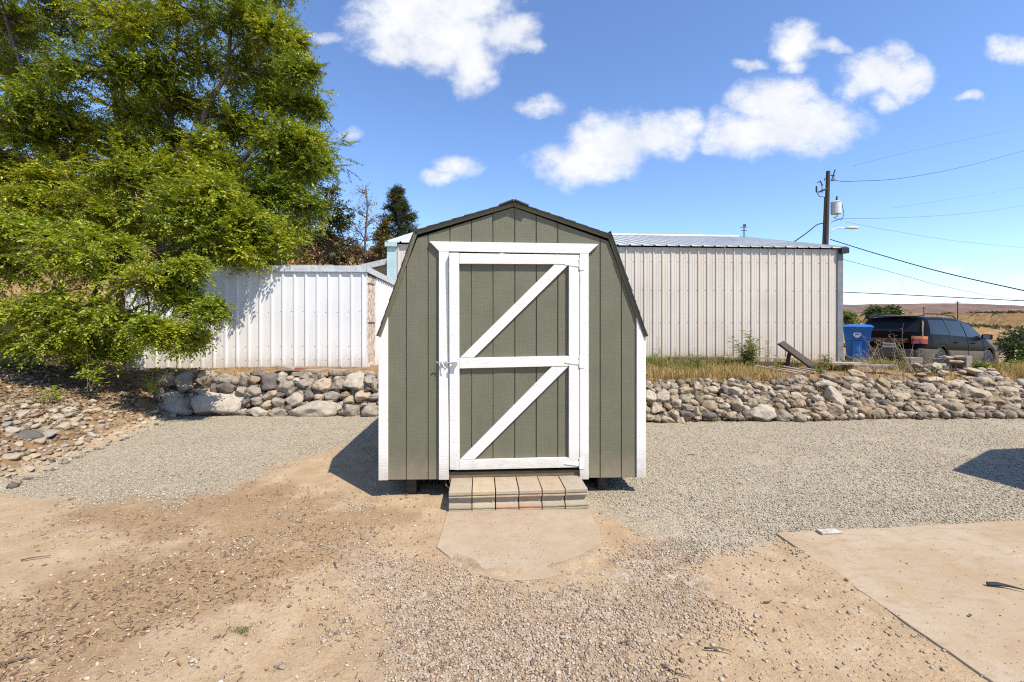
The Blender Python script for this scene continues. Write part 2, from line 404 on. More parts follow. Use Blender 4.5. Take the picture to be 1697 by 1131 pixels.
grid('valley_slope', axis([(10, 60, 1.0), (60, 400, 5), (400, 800, 20)]), axis([(13, 60, 1), (60, 260, 3.5), (260, 420, 12)]), H2, M['hill'])
b = NB('far_ridge'); v = b.co()
n1_ = b.noise(b.co((.4, .4, 6)), .02, 7, .65); n2_ = b.noise(v, .03, 8, .7)
c = b.ramp(n2_, [(.3, (.12, .08, .065)), (.5, (.19, .125, .10)), (.68, (.27, .19, .15))])
c = b.mix(b.rng(n1_, .5, .62, 0, .55), c, (.12, .09, .09)); b.color(c); b.rough(1, 0); b.bump(n2_, 8, .7); M['ridge'] = b.m
grid('distant_ridge', axis([(-3500, -400, 80), (-400, 800, 30), (800, 2600, 14), (2600, 4500, 60)]), axis([(420, 1700, 24)]), H3, M['ridge'])

# concrete slab on the right and the small pad in front of the step
b = NB('worn_concrete'); v = b.co()
a1, a2, a3 = b.noise(v, 1.6, 6, .62), b.noise(b.co((1, 2.2, 1)), 7, 6, .65), b.noise(v, 130, 3, .6)
c = b.ramp(a1, [(.3, (.36, .265, .165)), (.55, (.41, .315, .21)), (.72, (.45, .36, .26))])
c = b.mix(b.rng(a2, .48, .68, 0, .6), c, (.32, .215, .12)); c = b.mix(b.rng(a3, .5, .7, 0, .55), c, (.26, .19, .125)); st = b.noise(b.co((2.2, .7, 1)), 2.2, 7, .7); c = b.mix(b.rng(st, .5, .66, 0, .6), c, (.37, .25, .135)); cr_ = b.vor(b.co(), 1.15, 'DISTANCE_TO_EDGE'); c = b.mix(b.rng(cr_, .0, .006, .0, 0), c, (.1, .08, .05))
pits = b.rng(b.vor(v, 17), .045, .075, .8, 0); c = b.mix(pits, c, (.11, .085, .06))
b.color(c); b.rough(.85, .25); p = b.bump(a2, .003, .6); b.bump(a3, .002, .8, p); M['slab'] = b.m
def slab(name, pts, top, thick, m, bev=.006, name_kind='structure', wob=.0):
    mb = MB(); n = len(pts)
    mb.add([(x, y, top-thick) for x, y in pts]+[(x, y, top) for x, y in pts],
           [tuple(range(n-1, -1, -1)), tuple(range(n, 2*n))]+[(i, (i+1) % n, (i+1) % n+n, i+n) for i in range(n)])
    return tag(mb.build(name, m, bevel=bev), kind=name_kind)
A = Vector(G(1285, 886).xy); B_ = Vector(G(1640, 1131).xy); dA = (A-B_).normalized(); dB = Vector((dA.y, -dA.x))
def wavy(p, q, n, amp, seed):
    r = random.Random(seed); o = []
    for i in range(n):
        t = i/n; k = p.lerp(q, t); d = (q-p).normalized(); o.append(tuple(k+Vector((-d.y, d.x))*r.uniform(-amp, amp)*(i > 0)))
    return o
C1 = B_-dA*1.6; C2 = C1+dB*7.5; C3 = A+dB*7.5
j0 = G(1510, 878).xy
slab('concrete_slab', wavy(A, C3, 40, .008, 3)[:40]+[tuple(C3), tuple(C2)]+wavy(C1, A, 60, .004, 4), .014, .12, M['slab'])
b = NB('dusty_pad'); v = b.co(); a1, a2, a3 = b.noise(v, 3.0, 7, .65), b.noise(v, 11, 6, .65), b.noise(v, 140, 3, .65)
c = b.ramp(a1, [(.3, (.35, .255, .165)), (.5, (.39, .30, .20)), (.7, (.42, .34, .25))]); c = b.mix(b.rng(a2, .5, .7, 0, .6), c, (.36, .25, .155)); c = b.mix(b.rng(a3, .54, .7, 0, .5), c, (.24, .17, .11)); b.color(c); b.rough(.9, .2); p = b.bump(a2, .005, .8); b.bump(a3, .003, .9, p); M['pad'] = b.m

slab('concrete_pad', gp((742, 848), (733, 880), (724, 909), (752, 932), (783, 952), (835, 966), (900, 962), (950, 946), (985, 922), (998, 905), (990, 875), (976, 846)), .0115, .1, M['pad'], .003)

# ------------------------------------------------------------------ rocks
def ico(sub):
    bm = bmesh.new(); bmesh.ops.create_icosphere(bm, subdivisions=sub, radius=1)
    V = np.array([q.co[:] for q in bm.verts]); Fc = np.array([[q.index for q in f.verts] for f in bm.faces]); bm.free(); return V, Fc
ICO = {k: ico(k) for k in (1, 2, 3, 4)}
def rock_mesh(rx, ry, rz, ang, seed, sub=3):
    """unit ball cut by random planes (angular) and roughened, then scaled"""
    r = np.random.default_rng(seed); V, Fc = ICO[sub]; V = V.copy()
    if not ang: ang = 'semi' if seed % 6 else False
    ncut = r.integers(10, 17) if ang is True else (r.integers(8, 12) if ang else r.integers(4, 7))
    for i in range(ncut):
        n = r.normal(size=3); n /= np.linalg.norm(n); d = r.uniform(.52, .82) if ang is True else (r.uniform(.58, .86) if ang else r.uniform(.72, .9))
        k = V@n-d; s = k > 0; V[s] -= np.outer(k[s]*(.96 if ang else .75), n)
    o = seed*1.7
    for s, a in ((1.2, .22 if ang else .13), (3.1, .11 if ang else .045), (8., .045 if ang else .018), (19., .012 if ang else .004)):
        nn = np.array([mnoise.noise(Vector((q[0]*s+o, q[1]*s, q[2]*s-o))) for q in V]); V *= (1+a*nn)[:, None]
    ext = (V.max(0)-V.min(0))/2; V -= (V.max(0)+V.min(0))/2; V /= ext
    return V*np.array([rx, ry, rz]), Fc
def rock_mat(name, cols, speck=(.08, .07, .06), sp=.35):
    b = NB(name); t = b.n('ShaderNodeTexCoord'); oi = b.n('ShaderNodeObjectInfo')
    ad = b.n('ShaderNodeVectorMath', operation='ADD'); b.l(t.outputs['Object'], ad.inputs[0]); b.l(oi.outputs['Location'], ad.inputs[1]); v = ad.outputs[0]
    a, c_, f = b.noise(v, 7, 7, .66, .6), b.noise(v, 26, 5, .7), b.noise(v, 160, 3, .6)
    c = b.ramp(a, [(.28, cols[0]), (.5, cols[1]), (.7, cols[2])])
    c = b.mix(b.rng(oi.outputs['Random'], 0, 1, 0, .35, False), c, cols[3])
    c = b.mix(b.rng(c_, .56, .7, 0, sp), c, speck); c = b.mix(b.rng(f, .55, .72, 0, .3), c, (.5, .47, .42))
    c = b.mix(b.rng(f, .28, .42, .45, 0), c, speck)
    b.color(c); b.rough(.85, .25)
    p = b.bump(a, .035, .8); p = b.bump(c_, .014, .9, p); b.bump(f, .003, .8, p)
    return b.m
RM = {
 'g': rock_mat('grey_rock', [(.215, .18, .135), (.305, .262, .205), (.41, .36, .29), (.28, .22, .155)]),
 't': rock_mat('tan_rock', [(.29, .22, .14), (.41, .32, .21), (.51, .42, .30), (.36, .31, .24)], (.15, .09, .05)),
 'd': rock_mat('dark_rock', [(.09, .075, .062), (.14, .115, .095), (.20, .17, .14), (.12, .11, .11)]),
 'w': rock_mat('pale_rock', [(.33, .28, .21), (.44, .38, .295), (.54, .48, .385), (.38, .33, .26)], (.16, .14, .11)),
 'b': rock_mat('brown_rock', [(.21, .145, .09), (.31, .225, .145), (.41, .32, .22), (.26, .21, .16)], (.08, .055, .035))}
TONE = {'g': 'grey', 't': 'tan', 'd': 'dark grey', 'w': 'pale', 'b': 'brown'}
LW = """105 175 110 100 0 ga|235 200 150 150 20 ga|365 145 110 80 -15 tr|385 190 130 90 -20 ba|500 175 140 80 -10 gr|515 235 155 90 -10 dr|355 280 100 65 0 tr|430 250 60 90 0 dr|585 185 60 60 0 gr|645 190 60 100 15 ga|720 180 110 75 0 br|745 135 105 55 5 dr|840 190 150 120 0 dr|930 155 75 75 0 wr|985 165 55 35 0 tr|1095 150 60 45 0 ga|630 265 90 70 20 ga|725 260 125 85 0 gr|850 290 115 65 -15 tr|972 240 110 120 0 gr|1090 210 140 95 5 ga|1035 180 70 35 0 wr|1225 220 140 110 -10 tr|1345 210 115 90 0 ga|1470 195 160 135 -15 wa|1580 185 80 80 0 gr|1615 235 60 130 0 ga|170 360 250 190 0 wa|50 385 110 90 -30 ga|490 355 390 200 -8 wa|740 335 90 65 0 gr|825 365 85 70 10 tr|900 340 95 75 15 gr|1025 330 135 110 -15 wr|925 295 70 60 0 da|1130 290 85 80 0 dr|1200 305 70 50 0 tr|1297 300 125 75 0 gr|1395 285 80 45 0 ba|1420 330 105 75 0 ta|1530 300 115 95 -10 tr|1612 305 80 60 0 gr|750 415 155 70 5 wr|905 425 130 80 0 gr|1185 400 370 140 -5 wa|1100 355 60 40 0 ba|1440 405 145 110 0 ga|1590 410 150 130 -5 gr|675 290 50 50 0 gr|980 385 60 60 0 dr|70 470 140 80 0 ta|1530 365 60 35 0 ta|430 145 50 40 0 ba|300 290 50 50 0 da|1290 345 60 40 0 br|660 350 50 60 0 dr|1560 250 50 40 0 da|20 300 80 120 0 da|1700 190 110 110 0 gr|1700 300 110 90 0 tr|1710 400 140 110 0 wr"""
RW3 = """75 445 80 65 10 tr|80 545 110 125 0 wr|108 490 45 40 0 gr|150 480 60 40 0 tr|190 545 125 100 -15 wr|265 500 95 55 0 gr|380 490 125 75 0 tr|475 475 95 90 20 gr|540 495 45 50 0 ta|595 480 125 65 10 tr|625 440 70 35 20 wa|690 485 70 65 0 da|785 500 130 90 15 wr|830 450 150 35 10 ga|855 500 60 60 0 ta|905 465 60 50 0 gr|980 450 120 55 15 tr|1035 480 60 60 0 tr|910 500 50 45 0 gr|970 495 65 35 10 gr|560 545 90 45 0 gr|700 540 75 55 0 br|600 525 70 40 0 ba|645 570 85 60 20 gr|365 555 85 75 0 gr|285 560 110 75 -35 da|420 540 45 45 0 tr|450 585 80 50 15 gr|310 600 85 85 -20 tr|390 630 130 60 5 gr|135 635 130 100 0 ta|60 645 45 60 0 tr|572 615 135 95 10 br|870 550 70 50 0 br|815 620 130 130 0 tr|720 620 65 55 30 wr|680 620 80 45 0 ba|465 650 75 65 -20 tr|285 680 95 65 20 gr|375 695 95 80 0 da|75 710 70 50 0 tr|145 720 75 65 10 br|230 735 130 60 30 ta|340 745 80 65 25 ta|575 690 130 55 5 dr|510 645 60 60 0 da|480 715 50 30 0 ta|730 575 60 35 20 ba|930 595 90 90 0 tr|905 535 60 50 0 dr|960 560 50 60 0 da|1000 590 80 50 30 ga|1040 570 110 55 20 ga|1010 680 230 145 -10 wr|1190 700 130 110 0 gr|1150 620 100 60 25 gr|1190 590 110 50 30 wa|1160 540 110 55 30 ta|1100 510 60 50 25 wa|1200 530 60 60 0 br|1190 500 110 40 0 gr|1160 465 100 50 10 gr|1075 465 90 30 20 ga|1290 520 100 40 5 wr|1300 550 130 70 5 tr|1310 600 125 80 0 br|1290 465 80 50 0 ga|1320 455 50 50 0 br|1390 475 65 60 0 gr|1315 395 90 80 0 tr|1360 520 60 40 0 ta|1380 590 60 60 0 dr|1260 650 60 35 0 br|1345 660 130 50 10 ta|1320 715 105 95 10 gr|1265 690 50 55 0 tr|1385 705 60 40 0 ta|1470 620 120 90 0 gr|1480 560 110 55 15 wr|1510 680 100 65 0 tr|1450 700 50 50 0 dr|1620 655 150 110 0 br|1580 605 70 40 0 tr|1600 540 230 130 35 wa|1535 440 165 75 5 wr|1590 385 165 90 15 br|1440 500 60 30 0 gr|760 690 120 60 0 da|230 620 70 60 10 da|650 660 60 50 0 ta|1090 640 60 60 0 da|20 500 80 80 0 gr|10 600 90 80 0 tr|0 690 100 90 0 wr|880 690 60 50 0 da"""
RW4 = """255 305 160 65 5 gr|300 260 160 75 20 tr|165 355 90 40 -10 dr|290 360 125 70 5 ta|200 405 105 80 -10 ta|290 415 75 50 0 gr|355 330 55 40 0 gr|410 335 60 60 0 wa|375 380 55 40 0 wa|440 395 70 40 0 gr|460 440 100 45 10 gr|500 390 150 60 40 ga|530 340 110 80 50 ta|275 505 90 75 20 ta|365 500 130 110 0 br|350 560 150 80 0 ba|215 465 45 40 0 gr|485 490 130 50 5 da|470 580 130 85 0 br|545 570 90 110 20 ba|600 400 60 40 0 wr|640 375 80 40 0 gr|680 355 90 40 20 ga|640 320 60 25 0 wr|590 325 50 45 0 br|765 350 95 60 -15 ga|705 400 85 55 0 br|660 445 135 75 5 tr|625 510 110 50 0 br|600 540 80 40 0 da|655 600 60 45 0 wa|790 545 190 38 38 ga|750 590 75 50 0 tr|895 370 150 85 15 wa|940 305 170 60 0 gr|850 430 190 50 10 ba|815 490 90 55 0 br|875 495 75 45 0 tr|970 445 90 40 0 ta|965 395 60 30 0 tr|925 570 150 100 30 ta|965 520 60 40 0 gr|1010 495 70 55 0 gr|1005 545 70 45 0 gr|1080 435 120 75 -5 gr|1110 545 185 120 -5 br|1145 480 80 30 5 tr|1110 350 150 85 0 ta|1020 380 70 70 0 br|1180 320 90 30 5 wr|1060 330 80 40 0 tr|1205 355 80 40 0 ta|1290 355 110 50 10 ga|1280 440 250 150 5 ta|1290 530 190 70 5 ba|1395 545 110 55 5 tr|1460 490 210 85 18 br|1370 285 120 75 25 gr|1360 320 130 80 10 dr|1280 230 150 60 12 da|1450 345 90 60 0 br|1430 390 120 50 5 gr|1545 400 160 95 0 tr|1545 325 120 55 -5 br|1620 370 120 50 0 ta|1660 400 80 50 0 br|1610 480 170 110 25 tr|1600 570 180 85 15 br|1450 250 120 45 10 wa|1420 215 80 30 0 gr|1340 215 60 35 0 wr|1490 290 80 35 0 wa|1240 290 90 35 0 ba|1020 245 80 50 0 wr|960 195 140 75 5 ga|870 230 110 50 10 ga|840 255 90 30 0 ba|1180 235 60 30 0 wa|790 180 80 40 0 ga|1750 330 130 60 0 tr|1740 430 160 90 10 ga|1770 530 190 120 5 tr|1760 620 120 60 0 br|1880 480 150 90 0 gr|1900 580 160 90 0 tr"""
def parse(s, ox, oy, k):
    out = []
    for q in s.split('|'):
        a = q.split(); out.append((ox+float(a[0])/k, oy+float(a[1])/k, float(a[2])/k, float(a[3])/k, float(a[4]), a[5][0], a[5][1]))
    return out
def plane_hit(px, py, y0, slope):
    dz = -(py-HZ)/F; t = (E+y0*slope)/(slope-dz); return t
ORD = ['first', 'second', 'third', 'fourth', 'fifth', 'sixth', 'seventh', 'eighth', 'ninth', 'tenth', 'eleventh', 'twelfth', 'thirteenth', 'fourteenth', 'fifteenth', 'sixteenth', 'seventeenth', 'eighteenth', 'nineteenth']
TENS = ['', '', 'twenty', 'thirty', 'forty', 'fifty', 'sixty', 'seventy']
def ordn(i):
    if i < 19: return ORD[i]
    n = i+1; t, u_ = divmod(n, 10)
    return (['', '', 'twentieth', 'thirtieth', 'fortieth', 'fiftieth', 'sixtieth', 'seventieth'][t]) if u_ == 0 else TENS[t]+' '+ORD[u_-1]
def shape_word(w, h, ang, r):
    if ang == 'a': return 'broken angular' if max(w, h)/min(w, h) < 1.7 else 'slab-like angular'
    return 'rounded' if max(w, h)/min(w, h) < 1.5 else 'flattish rounded'
def place_rocks(lst, y0, slope, side, seed0):
    rec = []
    for i, (px, py, w, h, rot, tone, ang) in enumerate(lst):
        Z = plane_hit(px, py, y0(px) if callable(y0) else y0, slope(px) if callable(slope) else slope)
        s = Z/F; rx, rz = w*s/2*1.06, h*s/2*1.06; ry = min(rx, rz)*1.05+.02
        if side == 'right' and tone in 'gd' and i % 5 in (0, 2, 3): tone = 'tbt'[i % 3]
        V, Fc = rock_mesh(rx, ry, rz, ang == 'a', seed0+i, 4 if max(w, h) > 14 else 3)
        o = npmesh('rock', V, Fc, RM[tone], smooth=True)
        p = P(px, py, Z+ry*.35); o.location = p; o.rotation_euler = (random.uniform(-.1, .1), R(rot), random.uniform(-.25, .25))
        rec.append((px, py, w, h, tone, ang, o))
    # courses by height within columns
    bins = {}
    n = 4
    xs_ = np.array([q[0] for q in rec]); ys_ = np.array([q[1] for q in rec])
    for q in rec:
        near = np.abs(xs_-q[0]) < 70; lo_, hi_ = ys_[near].min(), ys_[near].max()+1e-6
        bins.setdefault(min(n-1, int((q[1]-lo_)/(hi_-lo_)*n)), []).append(q)
    cn = ['top', 'second', 'third', 'bottom']
    for k_, qs in bins.items():
        qs.sort(key=lambda q: -q[0] if side == 'left' else q[0])
        for j, q in enumerate(qs):
            sz = 'big ' if max(q[2], q[3]) > 38 else ('small ' if max(q[2], q[3]) < 16 else '')
            lab = f"{sz}{TONE[q[4]]} {shape_word(q[2], q[3], q[5], 0)} rock, {ordn(j)} from the green shed, {cn[k_]} course, {side} wall"
            tag(q[6], lab, 'rock', f'rocks of the {side} dry stone wall')
place_rocks([q for q in parse(LW, 260, 590, 4.466)], 7.85, 2.1, 'left', 100)
r3 = [q for q in parse(RW3, 1060, 550, 4.991) if q[0] < 1397]
r4 = [q for q in parse(RW4, 1360, 570, 5.036) if q[0] >= 1397]
def y0r(px): return float(np.interp(px, [1060, 1350, 1450, 1600, 1697], [7.38, 7.38, 7.6, 7.75, 7.65]))
def slr(px): return float(np.interp(px, [1060, 1380, 1520], [1.15, 1.0, .38]))
place_rocks(r3+r4, y0r, slr, 'right', 400)
# small rubble wedged between the wall rocks: too many and too small to count
def scatter_mesh(name, pts, sizes, m, sub=1, seed=1, flat=.6, cols=None, sink=.15):
    r = np.random.default_rng(seed); n = len(pts); V0, F0 = ICO[sub] if sub else OCT
    nv = len(V0); base = []
    for k in range(14):
        b0 = V0*(1+r.uniform(-.24, .24, (nv, 1))); b0 = b0*np.array([1, r.uniform(.6, 1), flat*r.uniform(.7, 1.2)]); base.append(b0)
    base = np.array(base); ki = r.integers(0, 14, n); B0 = base[ki]*sizes[:, None, None]
    a = r.uniform(0, 2*np.pi, n); tl = r.uniform(-.4, .4, n); ca, sa, ct, st_ = np.cos(a), np.sin(a), np.cos(tl), np.sin(tl)
    x, y, z = B0[..., 0], B0[..., 1], B0[..., 2]
    y2 = y*ct[:, None]-z*st_[:, None]; z2 = y*st_[:, None]+z*ct[:, None]
    Vv = np.stack([x*ca[:, None]-y2*sa[:, None], x*sa[:, None]+y2*ca[:, None], z2], -1)+pts[:, None, :]
    Vv[..., 2] += (sizes*flat*(1-sink))[:, None]*.6
    Fv = (F0[None]+(np.arange(n)*nv)[:, None, None]).reshape(-1, 3)
    c = (cols if cols is not None else r.uniform(0, 1, n))
    return npmesh(name, Vv.reshape(-1, 3), Fv, m, smooth=sub > 1, attrs={'tone': np.repeat(c, nv)})
OCT = (np.array([(1, 0, 0), (-1, 0, 0), (0, 1, 0), (0, -1, 0), (0, 0, 1), (0, 0, -1)], float),
       np.array([(0, 2, 4), (2, 1, 4), (1, 3, 4), (3, 0, 4), (2, 0, 5), (1, 2, 5), (3, 1, 5), (0, 3, 5)]))
def pebble_mat(name, stops, bd=.003):
    b = NB(name); c = b.ramp(b.attr('tone'), stops); v = b.co(); nn = b.noise(v, 90, 4, .6)
    c = b.mix(b.rng(nn, .4, .7, 0, .3), c, (.16, .12, .085)); b.color(c); b.rough(.85, .25); b.bump(nn, bd); return b.m
PS_G = [(0, (.19, .15, .10)), (.25, (.37, .31, .215)), (.6, (.47, .40, .285)), (.9, (.54, .465, .35)), (1, (.64, .58, .47))]
PS_D = [(0, (.17, .12, .085)), (.15, (.29, .21, .145)), (.45, (.44, .325, .215)), (.7, (.48, .39, .29)), (.88, (.52, .43, .33)), (.96, (.36, .19, .10)), (1, (.66, .59, .49))]
M['peb_g'] = pebble_mat('grey_pebbles', PS_G); M['peb_d'] = pebble_mat('mixed_pebbles', PS_D)
M['rubble'] = pebble_mat('wall_rubble', [(0, (.10, .08, .06)), (.4, (.22, .175, .125)), (.8, (.33, .27, .2)), (1, (.45, .4, .33))])
pts = []; sz = []
for i in range(2600):
    left = rng.random() < .33
    px = rng.uniform(262, 640) if left else rng.uniform(1040, 1760); py = rng.uniform(622, 694) if left else rng.uniform(632, 700)
    if left: y0_, sl = 7.85, 2.1
    else: y0_, sl = y0r(px), slr(px)
    Z = plane_hit(px, py, y0_, sl); q = P(px, py, Z+.10); q.z = max(q.z, .02); pts.append(q); sz.append(rng.uniform(.025, .085))
tag(scatter_mesh('rubble', np.array([tuple(p) for p in pts]), np.array(sz), M['rubble'], 2, 5, .8), 'small brown rubble stones packed between the wall rocks', 'rubble', kind='stuff')

pts = []
for i in range(5200):
    left = rng.random() < .2; px = rng.uniform(290, 640) if left else rng.uniform(1060, 1760); py = rng.uniform(618, 694) if left else rng.uniform(628, 702)
    if not left and vnoise(px*.05, py*.1, 1.0, 3) < .45: continue
    y0_, sl = (7.85, 2.1) if left else (y0r(px), slr(px)); Z = plane_hit(px, py, y0_, sl); q = P(px, py, Z+.02); q.z = max(q.z, .01); pts.append(tuple(q))
STRAW_PTS = np.array(pts)
# cobbles heaped on the left bank
def on_ground(px, py):
    Z = 3.5
    while Z < 14:
        q = P(px, py, Z)
        if q.z <= Hs(q.x, q.y): return q
        Z += .03
    return q
KEY = """35 285 60 30 d|180 285 160 60 t|320 295 130 60 b|205 210 110 75 t|230 510 220 120 d|160 160 100 40 b|415 315 80 50 t|350 345 130 50 t|60 335 90 60 g|45 385 110 60 g|140 370 90 50 g|330 405 110 60 w|250 385 90 45 t|95 440 130 75 w|165 440 90 60 g|420 430 110 70 g|595 415 130 100 t|700 385 90 50 w|650 245 120 45 w|650 295 110 60 g|540 310 120 60 t|500 375 90 50 t|570 340 90 40 g|700 340 120 45 t|440 485 190 75 g|360 555 140 90 t|165 575 110 55 t|60 635 100 50 b|80 705 150 90 t|210 625 80 50 b|440 660 110 50 b|605 590 90 45 g|700 620 100 50 b|600 515 80 60 b|830 255 100 45 t|715 195 90 70 g|895 155 60 50 w|600 185 80 40 b|520 190 70 35 t|930 240 80 45 w|860 475 70 45 w|800 500 60 30 w|920 495 70 30 t|740 565 90 45 t|800 410 60 40 w|875 400 60 45 w|950 400 90 40 g|845 330 80 50 t|1130 465 100 40 t|1200 500 70 40 w|1030 550 90 45 g|1355 330 60 40 t|1395 365 50 40 w|1470 265 110 40 t|1660 300 80 60 t|1010 255 70 30 t|1100 265 60 30 w|130 635 90 50 g|230 715 110 45 t|440 765 60 30 w|400 715 90 35 t|40 215 70 50 t|100 205 80 40 t|60 490 90 50 g|20 560 70 60 t|130 510 70 40 g"""
cob = []
for q in KEY.split('|'):
    a = q.split(); cob.append((float(a[0])/5.852, 640+float(a[1])/5.852, float(a[2])/5.852, float(a[3])/5.852, a[4]))
k_ = 0
while len(cob) < 190 and k_ < 9000:
    k_ += 1
    px = rng.beta(1.0, 1.7)*285-12; py = rng.uniform(668, 792)
    if py > 795-(max(px, 0)/290)**1.05*112 or py < 668+max(0, px-120)*.1: continue
    s_ = rng.uniform(6, 17)*(1.05 if px < 110 else .65)
    if any((c[0]-px)**2+((c[1]-py)*1.6)**2 < ((c[2]+s_)*.43)**2 for c in cob): continue
    cob.append((px, py, s_*1.1, s_*.62, 'tttbwtgb'[rng.integers(0, 8)]))
rows = {}
for i, (px, py, w, h, tone) in enumerate(cob):
    q = on_ground(px, py); s = q.y/F; rx = w*s/2*1.08; rz = max(h*s*.5, rx*.4); V, Fc = rock_mesh(rx, rx*.85, rz*.8, i % 3 == 0, 900+i, 3 if w > 14 else 2)
    o = npmesh('cobble', V, Fc, RM[tone], smooth=True); o.location = q+Vector((0, rx*.2, rz*.3)); o.rotation_euler = (.25, random.uniform(-.2, .2), random.uniform(-.7, .7))
    rows.setdefault(min(5, int((py-660)/24)), []).append((px, w, tone, o, i % 3 == 0))
for k_, qs in rows.items():
    qs.sort(key=lambda t: t[0])
    for j, (px, w, tone, o, an) in enumerate(qs):
        tag(o, f"{'large ' if w > 22 else 'small ' if w < 12 else ''}{TONE[tone]} {'chipped' if an else 'smooth'} cobble, {ordn(j)} from the left, {['topmost', 'second', 'third', 'fourth', 'fifth', 'lowest'][k_]} row of the heap", 'cobble', 'cobbles heaped on the left bank')

# gravel and pebbles lying on the ground
def sprinkle(name, n, box, dens, smin, smax, m, lab, seed, sub=0, flat=.6, pw=2.2, cat='gravel'):
    r = np.random.default_rng(seed); x = r.uniform(box[0], box[1], n*4)
    yv = 1/r.uniform(1/box[3], 1/box[2], n*4)            # denser close by, as pebbles there are the ones that show
    ok = (np.abs(x) < yv*1.2+.3)
    x, yv = x[ok], yv[ok]; d = dens(x, yv); k = r.random(len(x)) < d; x, yv = x[k][:n], yv[k][:n]
    s = smin+(smax-smin)*r.random(len(x))**pw
    z = H(x, yv)
    on = (sdf(SLABP, x, yv) > .01) ; z = np.where(on, .014, z)
    on2 = (sdf(PADP, x, yv) > .01) ; z = np.where(on2, .0115, z)
    return tag(scatter_mesh(name, np.stack([x, yv, z], -1), s, m, sub, seed, flat), lab, cat, kind='stuff')
SLABP = [tuple(A), tuple(C3), tuple(C2), tuple(C1)]
PADP = gp((742, 848), (724, 909), (783, 952), (835, 966), (900, 962), (985, 922), (998, 905), (976, 846))
def onslab(x, y): return np.maximum(sdf(SLABP, x, y), sdf(PADP, x, y)) > 0
def d_gravel(x, y):
    g, c, m_ = zones(x, y); return sst(.35, .65, g+(fbm(x, y, 2.2, 5, 2)-.5)*2.4)*(~onslab(x, y))*(y < 7.9)*(x > edge_x(y)+.02)
def d_coarse(x, y):
    g, c, m_ = zones(x, y); return (.05+.95*sst(.3, .8, c+(fbm(x, y, 2.5, 4, 8)-.5)*1.5))*(~onslab(x, y))
def d_dirt(x, y):
    g, c, m_ = zones(x, y); return (.35+.5*m_)*sst(.3, .7, fbm(x, y, 3, 3, 4)+.15)*(~onslab(x, y))*(x > edge_x(y)-.1)
sprinkle('loose_gravel', 60000, (-6, 9.5, 3.2, 8), d_gravel, .0035, .013, M['peb_g'], 'pale grey gravel spread over the yard behind the dirt', 21)
sprinkle('coarse_gravel', 22000, (-2.4, 2.6, 1.9, 4.4), d_coarse, .0035, .0125, M['peb_d'], 'mixed coarse gravel strewn on the dirt before the pad', 22, pw=3)
sprinkle('scattered_pebbles', 4500, (-6, 2.6, 1.9, 6), d_dirt, .0035, .016, M['peb_d'], 'loose pebbles scattered on the brown dirt', 23, 1, pw=5)
sprinkle('slab_grit', 700, (1.9, 6, 1.9, 3.8), lambda x, y: (sdf(SLABP, x, y) > 0)*1.0, .0015, .007, M['peb_d'], 'dark grit lying on the concrete slab', 24, pw=4)
sprinkle('pad_grit', 1100, (-.6, .8, 2.8, 3.9), lambda x, y: (sdf(PADP, x, y) > 0)*sst(.4, .7, fbm(x, y, 3, 3, 6))*1.0, .0012, .0065, M['peb_d'], 'grit lying on the small dusty concrete pad', 25, pw=4)
def d_bank(x, y): return sst(0, .1, edge_x(y)-x)*1.0
def bank_pts(n, seed):
    r = np.random.default_rng(seed); y = r.uniform(3.6, 9, n); x = edge_x(y)+.12-r.random(n)**1.2*4.5; return x, y, H(x, y)
x_, y_, z_ = bank_pts(3800, 31)
tag(scatter_mesh('bank_stones', np.stack([x_, y_, z_], -1), .008+.04*rng.random(3800)**4, M['rubble'], 1, 31, .6), 'small brown stones and clods covering the left bank', 'stones', kind='stuff')
# chips of wood, twigs and straw: thin slivers
def slivers(name, x, y, z, lmin, lmax, m, lab, seed, wd=.12, kind='stuff', cat='litter', curl=.3):
    r = np.random.default_rng(seed); n = len(x); L_ = lmin+(lmax-lmin)*r.random(n)**2.5; a = r.uniform(0, 2*np.pi, n); tl = r.normal(0, curl, n)
    d = np.stack([np.cos(a)*np.cos(tl), np.sin(a)*np.cos(tl), np.abs(np.sin(tl))], -1); w = np.stack([-np.sin(a), np.cos(a), r.normal(0, .4, n)], -1)
    c = np.stack([x, y, z+.003+r.random(n)*.006], -1); wv = w*(L_*wd)[:, None]*.5; dv = d*L_[:, None]
    up = np.array([0, 0, 1.])*(L_*wd*.5)[:, None]
    V = np.stack([c-wv, c+wv, c+dv+wv*.6, c+dv-wv*.6, c+dv*.5+up], 1).reshape(-1, 3)
    k = (np.arange(n)*5)[:, None]; Fv = np.concatenate([k+np.array(q) for q in ([0, 1, 4], [1, 2, 4], [2, 3, 4], [3, 0, 4])])
    return tag(npmesh(name, V, Fv, m, attrs={'tone': np.repeat(r.random(n), 5)}), lab, cat, kind=kind)
M['chips'] = pebble_mat('wood_chips', [(0, (.08, .045, .025)), (.35, (.18, .10, .05)), (.7, (.32, .21, .11)), (1, (.5, .38, .24))])
M['leaflit'] = pebble_mat('leaf_litter', [(0, (.07, .045, .025)), (.4, (.17, .11, .06)), (.75, (.28, .2, .12)), (1, (.42, .34, .24))])
n = 26000; x = rng.uniform(-7, 3, n*3); y = 1/rng.uniform(1/6.4, 1/1.9, n*3)
g_, c_, m_ = zones(x, y); k = (rng.random(n*3) < (m_*.95+.05)*sst(.34, .62, fbm(x, y, 2.3, 4, 12)+.1)*(1-g_))*(~onslab(x, y))*(x > edge_x(y)); k = np.asarray(k, bool)
x, y = x[k][:n], y[k][:n]
slivers('wood_chips', x, y, H(x, y), .005, .036, M['chips'], 'brown wood chips and straw trodden into the dirt', 41, .22)
